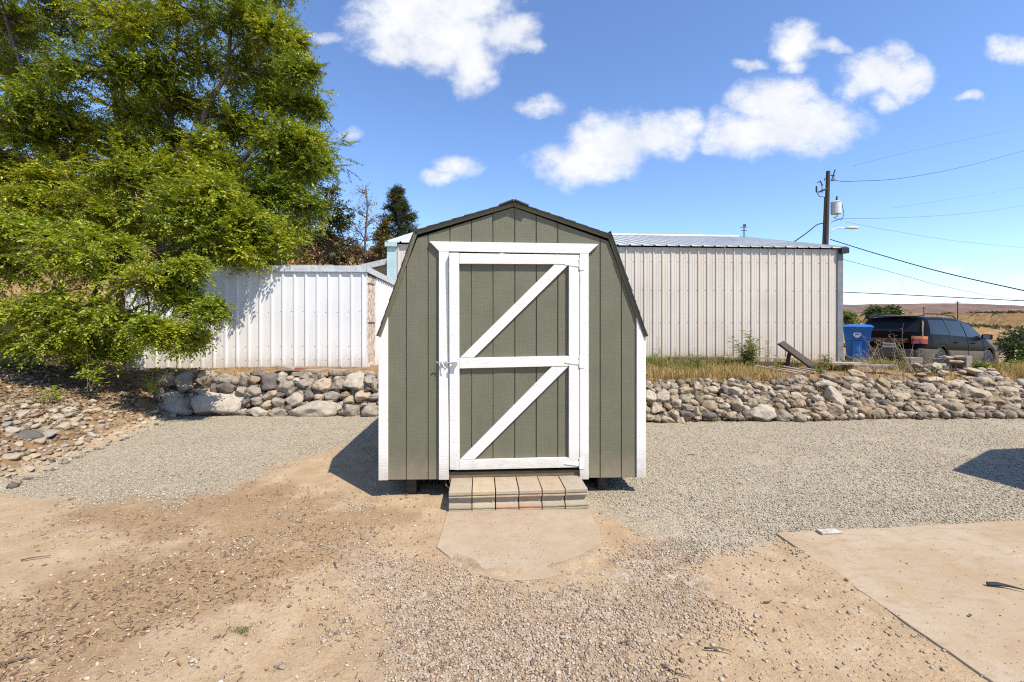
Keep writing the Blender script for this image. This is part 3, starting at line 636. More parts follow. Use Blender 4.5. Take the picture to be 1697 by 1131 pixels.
slivers('straw', STRAW_PTS[:, 0], STRAW_PTS[:, 1], STRAW_PTS[:, 2], .03, .14, M['chips'], 'dry straw and roots caught between the wall rocks', 43, .09, curl=.7)
x_, y_, z_ = bank_pts(26000, 33); k = rng.random(26000) < sst(.15, 1.0, edge_x(y_)-x_)
slivers('leaf_litter', x_[k], y_[k], z_[k], .015, .07, M['leaflit'], 'dry leaf litter under the shrub on the bank', 42, .5)

# ------------------------------------------------------------------ the green barn shed
AN = R(3.2); D0 = 4.30
shed = empty('garden_shed', (0, D0, 0), AN, 'olive green barn-style shed with white trim and a gambrel roof', 'shed')
SU = Vector((math.cos(AN), math.sin(AN), 0)); SW = Vector((-math.sin(AN), math.cos(AN), 0)); SO = Vector((0, D0, 0))
def S(px, py, off=0.0):
    """photo pixel -> (u, z) on the shed's front plane moved outwards by off"""
    d = Vector(((px-CX)/F, 1, -(py-HZ)/F)); o = Vector((0, 0, E))
    t = ((SO-SW*off-o).dot(SW))/d.dot(SW); p = o+d*t
    return ((p-SO).dot(SU), p.z)
DEP = 3.05; T = .036
zb = lambda u: S(628, 795.5)[1]+(u+1.25)*(S(1069, 791)[1]-S(628, 795.5)[1])/2.5
uL = S(628, 700)[0]; uR = S(1069, 700)[0]
kL = S(690, 389); kR = S(1010, 395); pk = S(851, 338); eL = S(627, 556); eR = S(1070, 556)
# outline under the roof
gx = [uL, kL[0]+.012, pk[0], kR[0]-.012, uR]; gz = [eL[1], kL[1]-.03, pk[1]-.035, kR[1]-.03, eR[1]]
ztop = lambda u: float(np.interp(u, gx, gz))
GROOVES = [S(q, 600)[0] for q in (637.5, 673.3, 709.4, 745.5, 781.3, 816.8, 853, 888.6, 924.3, 960, 994.6, 1029.7)]
def siding(mb, u0, u1, zlo, zhi, y, th, grooves, gw=.011, gd=.010):
    """vertical grooved siding between u0 and u1; zlo, zhi are functions of u; sheet behind, strips in front"""
    cuts = [u0]+[g for g in grooves if u0+.01 < g < u1-.01]+[u1]
    for i in range(len(cuts)-1):
        a = cuts[i]+(gw/2 if i > 0 else 0); b = cuts[i+1]-(gw/2 if i < len(cuts)-2 else 0)
        ks = [a]+[k for k in gx if a < k < b]+[b]
        mb.prism([(k, zlo(k)) for k in ks]+[(k, zhi(k)) for k in reversed(ks)], y, y+gd)
    ks = [u0]+[k for k in gx if u0 < k < u1]+[u1]
    mb.prism([(k, zlo(k)) for k in ks]+[(k, zhi(k)) for k in reversed(ks)], y+gd+.0002, y+th)
dl = S(744.3, 600)[0]; dr = S(960.6, 600)[0]; dtop = S(850, 419)[1]; dbot = S(850, 787)[1]
w = MB()
siding(w, uL+.004, dl-.006, zb, ztop, 0, .02, GROOVES)
siding(w, dr+.006, uR-.004, zb, ztop, 0, .02, GROOVES)
siding(w, dl-.006, dr+.006, lambda u: dtop, ztop, 0, .02, GROOVES)
w.box(dl-.006, dr+.006, .003, .02, zb(0), dbot-.02)
w.build('front_wall', M['green'], shed)
w = MB(); siding(w, uL+.004, uR-.004, zb, ztop, 0, .02, GROOVES)
bw = w.build('back_wall', M['green'], shed); bw.location = (0, DEP, 0); bw.rotation_euler = (0, 0, math.pi); bw.location = (uL+uR, DEP, 0)
for s, uu in ((-1, uL+.021), (1, uR-.021)):
    w = MB(); ys_ = np.arange(.03, DEP-.05, .203); zt = ztop(uu)-.01
    for i, q in enumerate(ys_):
        y1 = min(q+.195, DEP-.03); w.box(uu if s < 0 else uu-.008, uu+.008 if s < 0 else uu, q, y1, zb(uu)+.001, zt)
    w.box(min(uu+s*-.009, uu+s*-.02), max(uu+s*-.009, uu+s*-.02), .022, DEP-.022, zb(uu), zt)
    w.build('side_wall', M['green'], shed)
def slope_board(mb, poly, y0, y1): mb.prism(poly, y0, y1)
# white corner boards (front pair follows the roof slope at the top)
for px0, px1 in ((628, 643.6), (1054.3, 1069.4)):
    a, b = S(px0, 700)[0], S(px1, 700)[0]
    w = MB(); w.prism([(a, zb(a)), (b, zb(b)), (b, ztop(b)-.012), (a, ztop(a)-.012)], -.019, -.0005)
    o_ = a if px0 < 800 else b
    w.box(o_ if px0 < 800 else o_-.0185, o_+.0185 if px0 < 800 else o_, .0005, .08, zb(o_), ztop(o_)-.03)
    w.build('corner_board', M['white'], shed, bevel=.002)
# green rake boards under the roof edge
def rake(u0, z0, u1, z1, wd, name, y0=-.02, y1=-.001, m='green', up=0):
    d = Vector((u1-u0, z1-z0)).normalized(); n = Vector((d.y, -d.x)); n = n if n.y < 0 else -n
    w = MB(); w.prism([(u0-n.x*up, z0-n.y*up), (u1-n.x*up, z1-n.y*up), (u1+n.x*wd, z1+n.y*wd), (u0+n.x*wd, z0+n.y*wd)], y0, y1)
    return w.build(name, M[m], shed, bevel=.0015)
# gambrel roof: deck, drip edge and stepped shingle courses
roof = MB()
tipL = S(627, 557); tipR = S(1070.5, 557.5); kl = S(687.5, 384.5); kr = S(1012, 391); pp = (pk[0], pk[1]+.008)
def roofband(mb, a, b, th, y0, y1, lift=0.0):
    d = Vector((b[0]-a[0], b[1]-a[1])); n = Vector((-d.y, d.x)).normalized()
    if n.y < 0: n = -n
    a2 = Vector(a)+n*lift; b2 = Vector(b)+n*lift
    mb.prism([tuple(a2-n*th), tuple(b2-n*th), tuple(b2), tuple(a2)], y0, y1)
OH = .042
deck = MB()
for a, b in ((tipL, kl), (kl, pp), (pp, kr), (kr, tipR)): roofband(deck, a, b, .009, -OH+.008, DEP+OH-.008, -.004)
dk = deck.build('roof', M['green'], shed)
sh = MB(); rr = random.Random(5)
def courses(a, b, n):
    A_, B2 = Vector(a), Vector(b)
    for i in range(n):
        p = A_.lerp(B2, i/n); q = A_.lerp(B2, (i+1.35)/n)
        y = -OH
        while y < DEP+OH:
            y2 = min(y+rr.uniform(.28, .34), DEP+OH)
            d = (q-p); nn = Vector((-d.y, d.x)).normalized(); nn = nn if nn.y > 0 else -nn
            j = rr.uniform(-.002, .003)
            yy0 = y-(rr.uniform(0, .006) if y < 0 else 0)
            sh.add([(p.x+nn.x*(.009+j), yy0, p.y+nn.y*(.009+j)), (p.x+nn.x*(.009+j), y2-.004, p.y+nn.y*(.009+j)), (q.x+nn.x*.002, y2-.004, q.y+nn.y*.002), (q.x+nn.x*.002, yy0, q.y+nn.y*.002),
                    (p.x-nn.x*.003, yy0, p.y-nn.y*.003), (p.x-nn.x*.003, y2-.004, p.y-nn.y*.003), (q.x-nn.x*.003, y2-.004, q.y-nn.y*.003), (q.x-nn.x*.003, yy0, q.y-nn.y*.003)],
                   [(0, 1, 2, 3), (7, 6, 5, 4), (0, 4, 5, 1), (1, 5, 6, 2), (2, 6, 7, 3), (3, 7, 4, 0)])
            y = y2
courses(tipL, kl, 9); courses(tipR, kr, 9); courses(kl, pp, 8); courses(kr, pp, 8)
sh.build('shingles', M['shingle'], dk)
rc = MB()
for s in (-1, 1):
    e = (pp[0]+s*.135, pp[1]-.048)
    y = -OH-.03
    while y < DEP+.06:
        roofband(rc, (pp[0], pp[1]+.004), e, .012, y, y+.2, .0155+.002*rr.random()); y += .203
rc.build('ridge_cap', M['shingle'], dk)
for (a, b) in ((tipL, kl), (kl, pp), (kr, pp), (tipR, kr)):
    rake(a[0], a[1], b[0], b[1], .034 if abs(b[0]-a[0]) > .5 else .03, 'rake_board', -.022, -.001, up=-.012)
# floor frame and runners under the shed
fl = MB(); fl.box(uL+.02, uR-.02, .03, DEP-.03, .155, .19); fl.build('floor', M['dark'], shed)
for q in (-1.0, -.42, .2, .85):
    r_ = MB(); r_.box(q, q+.09, .10, DEP-.05, -.01, .154); r_.build('runner', M['darkwood'], shed, bevel=.004)
r_ = MB(); r_.add([], []); r_.box(-.045, .045, 0, .5, 0, .012, Matrix.Translation((S(742, 806)[0], .03, .075)) @ Matrix.Rotation(R(52), 4, 'Y') @ Matrix.Rotation(R(8), 4, 'Z'))
r_.build('prop_board', M['oldwood'], shed)
sl = MB(); sl.box(dl, dr, -.004, .05, S(850, 800)[1], S(850, 781)[1]); sl.build('door_sill', M['sill'], shed, bevel=.003)

# door casing: mitred header and two jambs
cas = bpy.data.objects.new('door_casing', None); COL.objects.link(cas); cas.parent = shed; cas.empty_display_size = .1
def board(name, pxs, m, parent, off=T, back=.0012, fn=None, bev=.0022, y_shift=0):
    pts = [S(a, b, off) for a, b in pxs]; w = MB(); w.prism(pts, -off, -back)
    if fn:
        w.v = [fn(*q) for q in w.v]
    return w.build(name, M[m], parent, bevel=bev)
board('header', [(711.5, 400.2), (992.5, 404.6), (975.6, 420.6), (727.3, 416.5)], 'white_h', cas)
board('jamb', [(727.3, 416.9), (743.6, 417.2), (743.6, 795.6), (727.3, 795.6)], 'white', cas)
board('jamb', [(961.2, 420.7), (975.6, 421), (975.8, 795), (961.2, 795)], 'white', cas)

# the door: sheet, stiles, rails and two diagonal braces; it sags and stands off at the top of the latch side
hinge_u = S(961, 600)[0]; dw = hinge_u-S(744.6, 600)[0]; zbt, ztp = S(850, 779)[1], S(850, 421)[1]
def warp(x, y, z):
    a = max(0, (hinge_u-x)/dw); c = max(0, (z-zbt)/(ztp-zbt))
    return (x, y-.046*a*c**1.5, z)
door = bpy.data.objects.new('door', None); COL.objects.link(door); door.parent = shed; door.empty_display_size = .1
w = MB(); u0, u1 = S(746, 600)[0], S(959.5, 600)[0]
siding(w, u0, u1, lambda u: S(850, 772)[1], lambda u: S(850, 424)[1], .001, .02, GROOVES)
w.v = [warp(*q) for q in w.v]; w.build('door_sheet', M['green'], door)
board('stile', [(744.9, 420.3), (761.2, 420.3), (761.6, 779.4), (745.2, 778.8)], 'white', door, fn=warp)
board('stile', [(943.0, 438.9), (960.2, 438.5), (960.2, 774.6), (943.0, 758.7)], 'white', door, fn=warp)
board('rail', [(761.6, 421), (960.2, 422.8), (960.2, 438.2), (761.6, 438.2)], 'white_h', door, fn=warp)
board('rail', [(761.7, 593.7), (942.7, 590.3), (942.7, 606.8), (761.7, 610.8)], 'white_h', door, fn=warp)
board('rail', [(761.9, 763.3), (943.2, 759), (959.6, 774.8), (761.9, 779.2)], 'white_h', door, fn=warp)
board('brace', [(762.6, 593), (785.2, 592.9), (941.8, 439.4), (918.5, 439.0)], 'white_h', door, off=T-.002, fn=warp)
board('brace', [(762.4, 762.6), (785.6, 762.4), (941.4, 608), (914.6, 608.2)], 'white_h', door, off=T-.002, fn=warp)
for (hx, hy) in ((961.5, 438.5), (961.5, 600.5), (961.5, 768)):
    h = MB(); u_, z_ = S(hx, hy, T)
    h.box(u_-.004, u_+.036, -T-.005, -T-.0005, z_-.055, z_+.055)                     # leaf on the jamb
    h.tube([(u_-.006, -T-.008, z_-.05), (u_-.006, -T-.008, z_+.05)], .007, 8)
    hg = h.build('hinge', M['hinge'], door, bevel=.001)
    h = MB(); h.prism([(u_-.012, z_-.024), (u_-.012, z_+.022), (u_-.15, z_+.004), (u_-.15, z_-.006)], -T-.0055, -T-.0008)
    h.v = [(x, y-.002, z) for x, y, z in h.v]; h.build('strap', M['hinge'], hg, bevel=.001)
lt = MB(); u0, z0 = S(728, 601.5, T)
lt.tube([(u0-.02, -T-.02, z0), (u0+.14, -T-.022, z0)], .0055, 8)
lt.box(u0+.01, u0+.085, -T-.004, -T-.0006, z0-.032, z0+.012)
for q in (.02, .07): lt.box(u0+q, u0+q+.012, -T-.032, -T-.001, z0-.012, z0+.009)
lt.tube([(u0+.03, -T-.022, z0), (u0+.045, -T-.04, z0-.03), (u0+.06, -T-.042, z0-.042)], .005, 8)
lt.tube([(u0-.02, -T-.02, z0), (u0-.022, -T-.03, z0+.012)], .007, 8)
l_ = lt.build('latch', M['steel'], door, bevel=.001)
lt = MB(); lt.box(u0+.118, u0+.17, -T-.045, -T-.04, z0-.028, z0+.012); lt.box(u0+.118, u0+.17, -T-.04, -T-.022, z0-.004, z0+.001); lt.v = [warp(*q) for q in lt.v]
lt.build('strike_plate', M['steel'], l_, bevel=.001)

# paver blocks of the step, laid side by side, each with its moulded front
bcol = [((.38, .31, .215), (.29, .24, .165)), ((.44, .35, .23), (.36, .31, .21)), ((.42, .34, .24), (.38, .265, .17)), ((.40, .315, .225), (.38, .235, .145)), ((.40, .31, .21), (.31, .27, .18)), ((.37, .31, .23), (.33, .29, .19))]
blab = ['greyish moulded concrete block, leftmost of the step under the door', 'yellowish moulded concrete block, second from the left in the door step',
        'moulded step block with an orange-stained face, third from the left', 'moulded step block with the reddest face, fourth from the left',
        'tan moulded step block between the red-faced block and the rightmost one', 'pinkish grey moulded block at the right end of the door step']
BA = R(4.0); b0 = Vector((G(743.6, 850.8).x, G(743.6, 850.8).y, 0)); bu = Vector((math.cos(BA), math.sin(BA), 0)); bwid = (Vector(G(975.8, 844.3))-b0).dot(bu)/6
for i in range(6):
    b = NB('paver_concrete'); v = b.co(); a1, a2, a3 = b.noise(v, 9, 5, .6), b.noise(v, 120, 3, .6), b.noise(v, 28, 5, .7)
    sx = b.n('ShaderNodeSeparateXYZ'); t_ = b.n('ShaderNodeTexCoord'); b.l(t_.outputs['Object'], sx.inputs[0])
    face = b.math('MULTIPLY', b.rng(sx.outputs[1], .012, .03, 1, 0), b.rng(sx.outputs[2], .13, .15, 1, 0))      # stain on the moulded face
    top, fc = bcol[i]; c = b.mix(face, top, fc); c = b.mix(b.rng(a1, .4, .7, 0, .45), c, tuple(q*.72 for q in top))
    c = b.mix(b.rng(a2, .56, .72, 0, .6), c, (.17, .12, .085)); c = b.mix(b.rng(a3, .6, .75, 0, .5), c, (.5, .43, .33)); b.color(c); b.rough(.9, .2)
    p = b.bump(a3, .004, .7); b.bump(a2, .002, .9, p)
    hgt = .181; dp = .36+.012*(i % 2)
    prof = [(0, 0), (0, .018), (.006, .021), (.006, .027), (-.001, .032), (.0, .042), (.010, .052), (.026, .066), (.034, .09), (.034, .114), (.010, .119), (-.001, .124), (-.001, .134), (.009, .138), (.009, .146), (0, .150), (0, hgt-.006), (.006, hgt), (dp, hgt), (dp, 0)]
    n = len(prof); ww = bwid-.009; mb = MB()
    segs = 5
    rj = random.Random(50+i)
    for s in range(segs+1):
        for (yy_, zz_) in prof: mb.v.append((ww*s/segs, yy_+rj.uniform(-.0014, .0014), zz_+rj.uniform(-.0012, .0012)))
    for s in range(segs):
        for k in range(n): mb.f.append((s*n+k, s*n+(k+1) % n, (s+1)*n+(k+1) % n, (s+1)*n+k))
    mb.f.append(tuple(range(n))); mb.f.append(tuple(segs*n+k for k in range(n-1, -1, -1)))
    o = mb.build('step_block', b.m, bevel=.0025); o.location = b0+bu*bwid*i+Vector((0, rj.uniform(-.003, .003), rj.uniform(-.001, .004))); o.rotation_euler = (0, 0, BA+rj.uniform(-.008, .008))
    tag(o, blab[i], 'paver block', 'paver blocks of the door step')

# ------------------------------------------------------------------ ribbed metal buildings
def ribbed_wall(mb, p0, p1, z0, z1, pitch, rw, rd, minor=0, ztop_fn=None, zbot_fn=None, start=.0):
    """trapezoid-ribbed sheet from p0 to p1 (xy), ribs pointing to the viewer's side (right-hand normal)"""
    p0, p1 = Vector(p0), Vector(p1); L_ = (p1-p0).length; d = (p1-p0)/L_; n = Vector((d.y, -d.x))
    prof = []; s = start
    while s < L_:
        prof += [(s, 0), (s+rw*.25, rd), (s+rw*.75, rd), (s+rw, 0)]
        for k in range(minor):
            q = s+rw+(pitch-rw)*(k+1)/(minor+1); prof += [(q-.018, 0), (q-.009, .0045), (q+.009, .0045), (q+.018, 0)]
        s += pitch
    prof = [(0, 0)]+[(a, b) for a, b in prof if 0.001 < a < L_-.001]+[(L_, 0)]
    vs = []; fs = []
    for a, b in prof:
        q = p0+d*a+n*b
        vs += [(q.x, q.y, zbot_fn(a) if zbot_fn else z0), (q.x, q.y, ztop_fn(a) if ztop_fn else z1)]
    for i in range(len(prof)-1): fs.append((2*i, 2*i+2, 2*i+3, 2*i+1))
    mb.add(vs, fs)
def sheet_mat(name, c1, c2, dirt, rough=.45, streak=.25, base_dirt=.5, z0=.65):
    b = NB(name); v = b.co(); a = b.noise(b.co((5, 5, .5)), 2.2, 6, .65); f = b.noise(v, 14, 5, .6)
    c = b.ramp(b.noise(v, 1.1, 4), [(.35, c1), (.65, c2)]); c = b.mix(b.rng(a, .5, .75, 0, streak), c, dirt)
    t_ = b.n('ShaderNodeTexCoord'); sx = b.n('ShaderNodeSeparateXYZ'); b.l(t_.outputs['Object'], sx.inputs[0])
    hgt = b.math('ADD', sx.outputs[2], b.math('MULTIPLY', f, -.35)); c = b.mix(b.rng(hgt, z0-.2, z0+.25, base_dirt, 0), c, (.36, .27, .18))
    b.color(c); b.rough(rough, .4); b.bump(b.noise(v, 1.6, 3), .012, .5); return b.m
M['wsheet'] = sheet_mat('white_sheet', (.70, .685, .655), (.77, .755, .72), (.56, .55, .52), .4)
M['bsheet'] = sheet_mat('beige_sheet', (.575, .505, .41), (.63, .56, .46), (.48, .41, .325), .5, .35, .35)
M['flash'] = simple('pale_flashing', (.42, .43, .43), (.58, .58, .57), 7, .45, .002, 20, (2, 2, 2))
M['teal'] = simple('pale_teal_trim', (.34, .49, .49), (.46, .58, .57), 5, .45)
M['gsheet'] = sheet_mat('galvalume_roof', (.46, .46, .44), (.58, .575, .55), (.42, .39, .34), .42, .3, 0, -5)
M['tanwall'] = simple('tan_stucco', (.42, .33, .19), (.50, .40, .25), 3, .85, .004, 60)
M['peel'] = NB('peeling_board').m
b = NB('peeling_paint'); v = b.co(); a = b.noise(b.co((8, 8, 2.4)), 4, 7, .72); c = b.mix(b.rng(a, .45, .55), (.68, .61, .52), (.36, .24, .16)); b.color(c); b.rough(.85, .2); b.bump(a, .006, .8); M['peel'] = b.m
M['screw'] = simple('screw_heads', (.18, .17, .16), None, rough=.5)

# left white shed
ws = empty('metal_shed', (-5.6, 9.4, .7), 0, 'long white ribbed metal shed behind the left rock wall', 'shed')
def local(o, root):                                   # keep world coordinates while parenting to a moved root
    o.matrix_parent_inverse = Matrix.Translation(root.location).inverted(); return o
wc = P(606.5, 600, 9.3).xy; wl = Vector((-7.75, 9.12)); wz = P(606, 441.5, 9.3).z; wzl = wz-.01
mb = MB(); Lw = (wc-wl).length; dW = (wc-wl)/Lw
ribbed_wall(mb, wl, wc, .6, 0, .2285, .062, .026, 0, ztop_fn=lambda a: wzl+(wz-wzl)*a/Lw-.04, zbot_fn=lambda a: .5, start=.11)
local(mb.build('front_wall', M['wsheet'], ws, fixn=False), ws)
scr = MB()
for k in range(24):
    for zz, mm in ((1.13, .0), (1.83, 0), (.86, 0)):
        a = .11+.2285*k-.03
        if a > 0 and a < Lw:
            q = wl+dW*a; scr.lathe([(.009, 0), (.007, .005), (.0, .007)], 6, Matrix.Translation((q.x, q.y-.001, zz+.01*math.sin(k))) @ Matrix.Rotation(R(90), 4, 'X'))
local(scr.build('screws', M['screw'], ws), ws)
wr = Vector(P(652.5, 600, 10.7).xy); zr = P(652, 464, 10.7).z
dd = (wr-wc).normalized(); dr0 = wc+dd*.012; dr1 = wc+dd*.40
mb = MB(); ribbed_wall(mb, dr1+dd*.05, wr, .6, 0, .09, .05, .02, 0, ztop_fn=lambda a: wz-.14+(zr-wz)*(a+.45)/(wr-wc).length, start=.02)
local(mb.build('side_wall', M['wsheet'], ws, fixn=False), ws)
mb = MB(); nn = Vector((dd.y, -dd.x))
def wbox(mb, a, b, n0, n1, z0, z1, p=None, d=None, nrm=None):
    """box along d from a to b, from n0 to n1 along the outward normal"""
    p = p or wc; d = d or dd; nrm = nrm or nn
    vs = []
    for zz in (z0, z1):
        for (s, t) in ((a, n0), (b, n0), (b, n1), (a, n1)):
            q = p+d*s+nrm*t; vs.append((q.x, q.y, zz))
    mb.add(vs, [(0, 3, 2, 1), (4, 5, 6, 7), (0, 1, 5, 4), (1, 2, 6, 5), (2, 3, 7, 6), (3, 0, 4, 7)])
wbox(mb, .03, .40, -.03, .004, .6, 2.58)
wdoor = local(mb.build('side_door', M['peel'], ws, bevel=.004), ws)
for z0_, z1_ in ((2.43, 2.53), (1.62, 1.72), (.62, .75)):
    mb = MB(); wbox(mb, .05, .38, .005, .03, z0_, z1_); x_ = mb.build('door_batten', M['peel'], wdoor, bevel=.003); x_.matrix_parent_inverse = Matrix.Identity(4)
mb = MB(); wbox(mb, .405, .45, .0, .02, .6, 2.5); wbox(mb, .0, .028, .0, .018, .6, 2.64); local(mb.build('door_frame', M['white'], ws), ws)
# fascia along the front (right two thirds), and the sloping one at the side
q0 = wl+dW*((P(392, 440, 9.2).x-wl.x)/dW.x); fn_ = Vector((dW.y, -dW.x))
mb = MB(); Lf = (wc-q0).length
wbox(mb, -.0, Lf+.03, .03, .045, wz-.115, wz+.005, q0, dW, fn_); wbox(mb, 0, Lf+.03, .03, .055, wz-.12, wz-.114, q0, dW, fn_)
local(mb.build('fascia', M['flash'], ws, bevel=.002), ws)
def sloped(mb, a, b, th, n0, n1, za, zb_, p=None, d=None, nrm=None):
    p = p or wc; d = d or dd; nrm = nrm or nn; vs = []
    for (s, z) in ((a, za-th), (b, zb_-th), (b, zb_), (a, za)):
        for t in (n0, n1):
            q = p+d*s+nrm*t; vs.append((q.x, q.y, z))
    mb.add(vs, [(0, 2, 4, 6), (7, 5, 3, 1), (0, 1, 3, 2), (2, 3, 5, 4), (4, 5, 7, 6), (6, 7, 1, 0)])
mb = MB(); sloped(mb, -.05, (wr-wc).length+.3, .125, .035, .05, wz, zr-.06); local(mb.build('fascia', M['flash'], ws, bevel=.002), ws)
# roof sheet (single slope going down away from the yard on the right, level at the front) 
mb = MB(); e2 = wl+Vector((dd.x, dd.y))*2.2; c2 = wr+dd*.2
mb.add([(wl.x, wl.y-.02, wzl-.02), (wc.x+.03, wc.y-.02, wz-.02), (c2.x, c2.y, zr-.1), (e2.x, e2.y, zr-.1), (wl.x, wl.y-.02, wzl-.05), (wc.x+.03, wc.y-.02, wz-.05), (c2.x, c2.y, zr-.13), (e2.x, e2.y, zr-.13)],
       [(0, 1, 2, 3), (7, 6, 5, 4), (0, 4, 5, 1), (1, 5, 6, 2), (2, 6, 7, 3), (3, 7, 4, 0)])
local(mb.build('roof', M['gsheet'], ws), ws)
mb = MB(); wbox(mb, 0, Lw, -2.2, -.02, .3, .56, wl, dW, fn_); local(mb.build('footing', M['slab'], ws), ws)
mb = MB(); wbox(mb, 1.0, 2.2, -2.2, -2.17, .6, zr-.14, wl, dW, fn_); wbox(mb, 0, Lw-.1, -2.0, -1.97, .6, zr-.15, wl, dW, fn_); local(mb.build('back_wall', M['wsheet'], ws), ws)
for i, (px0, px1, hh, yy_) in enumerate(((478, 529, .03, .35), (543, 555, .035, .3), (560, 600, .02, .6))):
    a, c_ = P(px0, 440, 9.5+yy_*.3).x, P(px1, 440, 9.5+yy_*.3).x; mb = MB(); mb.box(a, c_, 9.35+yy_*.2, 9.5+yy_*.2, wz+.0, wz+hh+.012)
    tag(mb.build('roof_board', M['oldwood_x'], bevel=.003), ['long pale board lying on the white shed roof', 'short pale block on the white shed roof', 'thin pale strip nearest the right end of the white shed roof'][i], 'board', 'boards left on the white shed roof')
# tan outbuilding glimpsed between the two metal buildings
tb = empty('outbuilding', (-3.6, 12, .7), 0, 'small tan outbuilding with pale roof edge, behind the white shed corner', 'outbuilding')
a0 = P(590, 430, 12.0); a1 = P(668, 424, 12.0)
mb = MB(); mb.prism([(a0.x-1.5, .6), (a1.x+.4, .6), (a1.x+.4, P(660, 430, 12.0).z), (a0.x-1.5, P(500, 462, 12).z)], 12.0, 13.5); local(mb.build('wall', M['tanwall'], tb), tb)
mb = MB(); zz0, zz1 = P(600, 436.5, 11.9).z, P(668, 423, 11.9).z
xx0, xx1 = P(600, 430, 11.9).x, P(668, 430, 11.9).x
mb.prism([(xx0-1.6, zz0-.55), (xx1, zz1-.15), (xx1, zz1), (xx0-1.6, zz0-.4)], 11.86, 13.6); local(mb.build('roof', M['flash'], tb), tb)

# large beige metal building
bl = Vector(P(642.5, 600, 10.7).xy); br = Vector(P(1394.5, 600, 11.55).xy)
BB = empty('metal_building', (2.7, 11.4, .62), 0, 'large beige ribbed metal building with grey gable roof', 'building')
zl, zr2 = P(642, 402.5, 10.7).z, P(1394, 412, 11.55).z
dB_ = (br-bl).normalized(); nB = Vector((dB_.y, -dB_.x)); LB = (br-bl).length; bk = -nB
mb = MB(); ribbed_wall(mb, bl, br, 0, 0, .2285, .05, .024, 2, ztop_fn=lambda a: zl+(zr2-zl)*a/LB-.03, zbot_fn=lambda a: .52, start=.22)
local(mb.build('front_wall', M['bsheet'], BB, fixn=False), BB)
scr = MB()
for k in range(int(LB/.2285)+1):
    for zz in (.78, 1.6, 2.4, 3.1):
        for e in (.035, .2):
            a = .22+.2285*k+e
            if a < LB-.15:
                q = bl+dB_*a+nB*.001; scr.lathe([(.011, 0), (.009, .006), (.0, .009)], 6, Matrix.Translation((q.x, q.y, zz)) @ Matrix.Rotation(R(90), 4, 'X'))
local(scr.build('screws', M['screw'], BB), BB)
WD = 9.2; rz_ = 1.12
for s_, nm in ((0, 'end_wall'), (LB, 'end_wall')):
    p = bl+dB_*s_; q = p+bk*WD; r_ = p+bk*WD/2; z0_ = zl+(zr2-zl)*s_/LB-.02
    mb = MB(); mb.add([(p.x, p.y, .3), (q.x, q.y, .3), (q.x, q.y, z0_), (r_.x, r_.y, z0_+rz_), (p.x, p.y, z0_)], [(0, 1, 2, 3, 4)]); local(mb.build(nm, M['bsheet'], BB), BB)
p, q = bl+bk*WD, br+bk*WD
mb = MB(); mb.add([(p.x, p.y, .3), (q.x, q.y, .3), (q.x, q.y, zr2-.02), (p.x, p.y, zl-.02)], [(0, 1, 2, 3)]); local(mb.build('back_wall', M['bsheet'], BB), BB)
for sd in (0, 1):
    mb = MB(); prof = []; s = -.03
    while s < LB+.03: prof += [(s, .0), (s+.02, .03), (s+.05, .03), (s+.07, 0)]; s += .3048
    prof = [t for t in prof if t[0] < LB+.03]+[(LB+.03, 0)]
    vs = []; fs = []
    for a, h_ in prof:
        z0_ = zl+(zr2-zl)*a/LB
        e0 = bl+dB_*a+nB*.10 if sd == 0 else bl+dB_*a+bk*(WD+.1); e1 = bl+dB_*a+bk*WD/2
        vs += [(e0.x, e0.y, z0_-.0+h_), (e1.x, e1.y, z0_+rz_+h_)]
    for i in range(len(prof)-1): fs.append((2*i, 2*i+2, 2*i+3, 2*i+1))
    mb.add(vs, fs); rf = mb.build('roof', M['gsheet'], BB, fixn=False); md = rf.modifiers.new('thick', 'SOLIDIFY'); md.thickness = .012; md.offset = -1; local(rf, BB)
mb = MB()
for a0_, a1_ in ((0, LB),):
    e0, e1 = bl+dB_*0+bk*WD/2, br+bk*WD/2
    mb.tube([(e0.x, e0.y, zl+rz_+.02), (e1.x, e1.y, zr2+rz_+.02)], .05, 6)
local(mb.build('ridge_cap', M['gsheet'], BB), BB)
mb = MB(); wbox(mb, -.012, .21, .002, .034, .5, zl-.03, bl, dB_, nB); local(mb.build('corner_trim', M['teal'], BB, bevel=.003), BB)
mb = MB(); sloped(mb, -.05, .23, .1, .036, .1, zl+.0, zl, bl, dB_, nB); local(mb.build('eave_cap', M['teal'], BB), BB)
M['dktrim'] = simple('grey_corner_trim', (.16, .16, .16), (.22, .22, .215), 6, .5)
mb = MB(); wbox(mb, LB-.13, LB+.02, .002, .034, .3, zr2-.04, bl, dB_, nB); wbox(mb, LB+.001, LB+.02, -.2, .002, .3, zr2-.04, bl, dB_, nB); local(mb.build('corner_trim', M['dktrim'], BB, bevel=.003), BB)
mb = MB(); sloped(mb, LB-.10, LB+.10, .14, .0, .13, zr2+.005, zr2+.005, bl, dB_, nB)
local(mb.build('eave_cap', M['wire'], BB), BB)
e0, e1 = br+dB_*.06+nB*.1, br+dB_*.06+bk*WD/2
mb = MB(); mb.tube([(e0.x, e0.y, zr2-.03), (e1.x, e1.y, zr2+rz_-.03)], .06, 4); local(mb.build('rake_trim', M['dktrim'], BB), BB)
# little weather vane on the ridge
q = P(1233, 388, 16.2); wv = MB(); wv.tube([q-Vector((0, 0, .15)), q+Vector((0, 0, .33))], .018, 6); wv.tube([q+Vector((-.12, 0, .24)), q+Vector((.12, 0, .24))], .014, 6); wv.tube([q+Vector((-.1, 0, .12)), q+Vector((.1, 0, .12))], .012, 6)
wv.box(q.x-.03, q.x+.07, q.y-.01, q.y+.01, q.z+.27, q.z+.34)
tag(wv.build('weather_vane', M['wire']), 'small dark weather vane on the beige building ridge', 'weather vane')

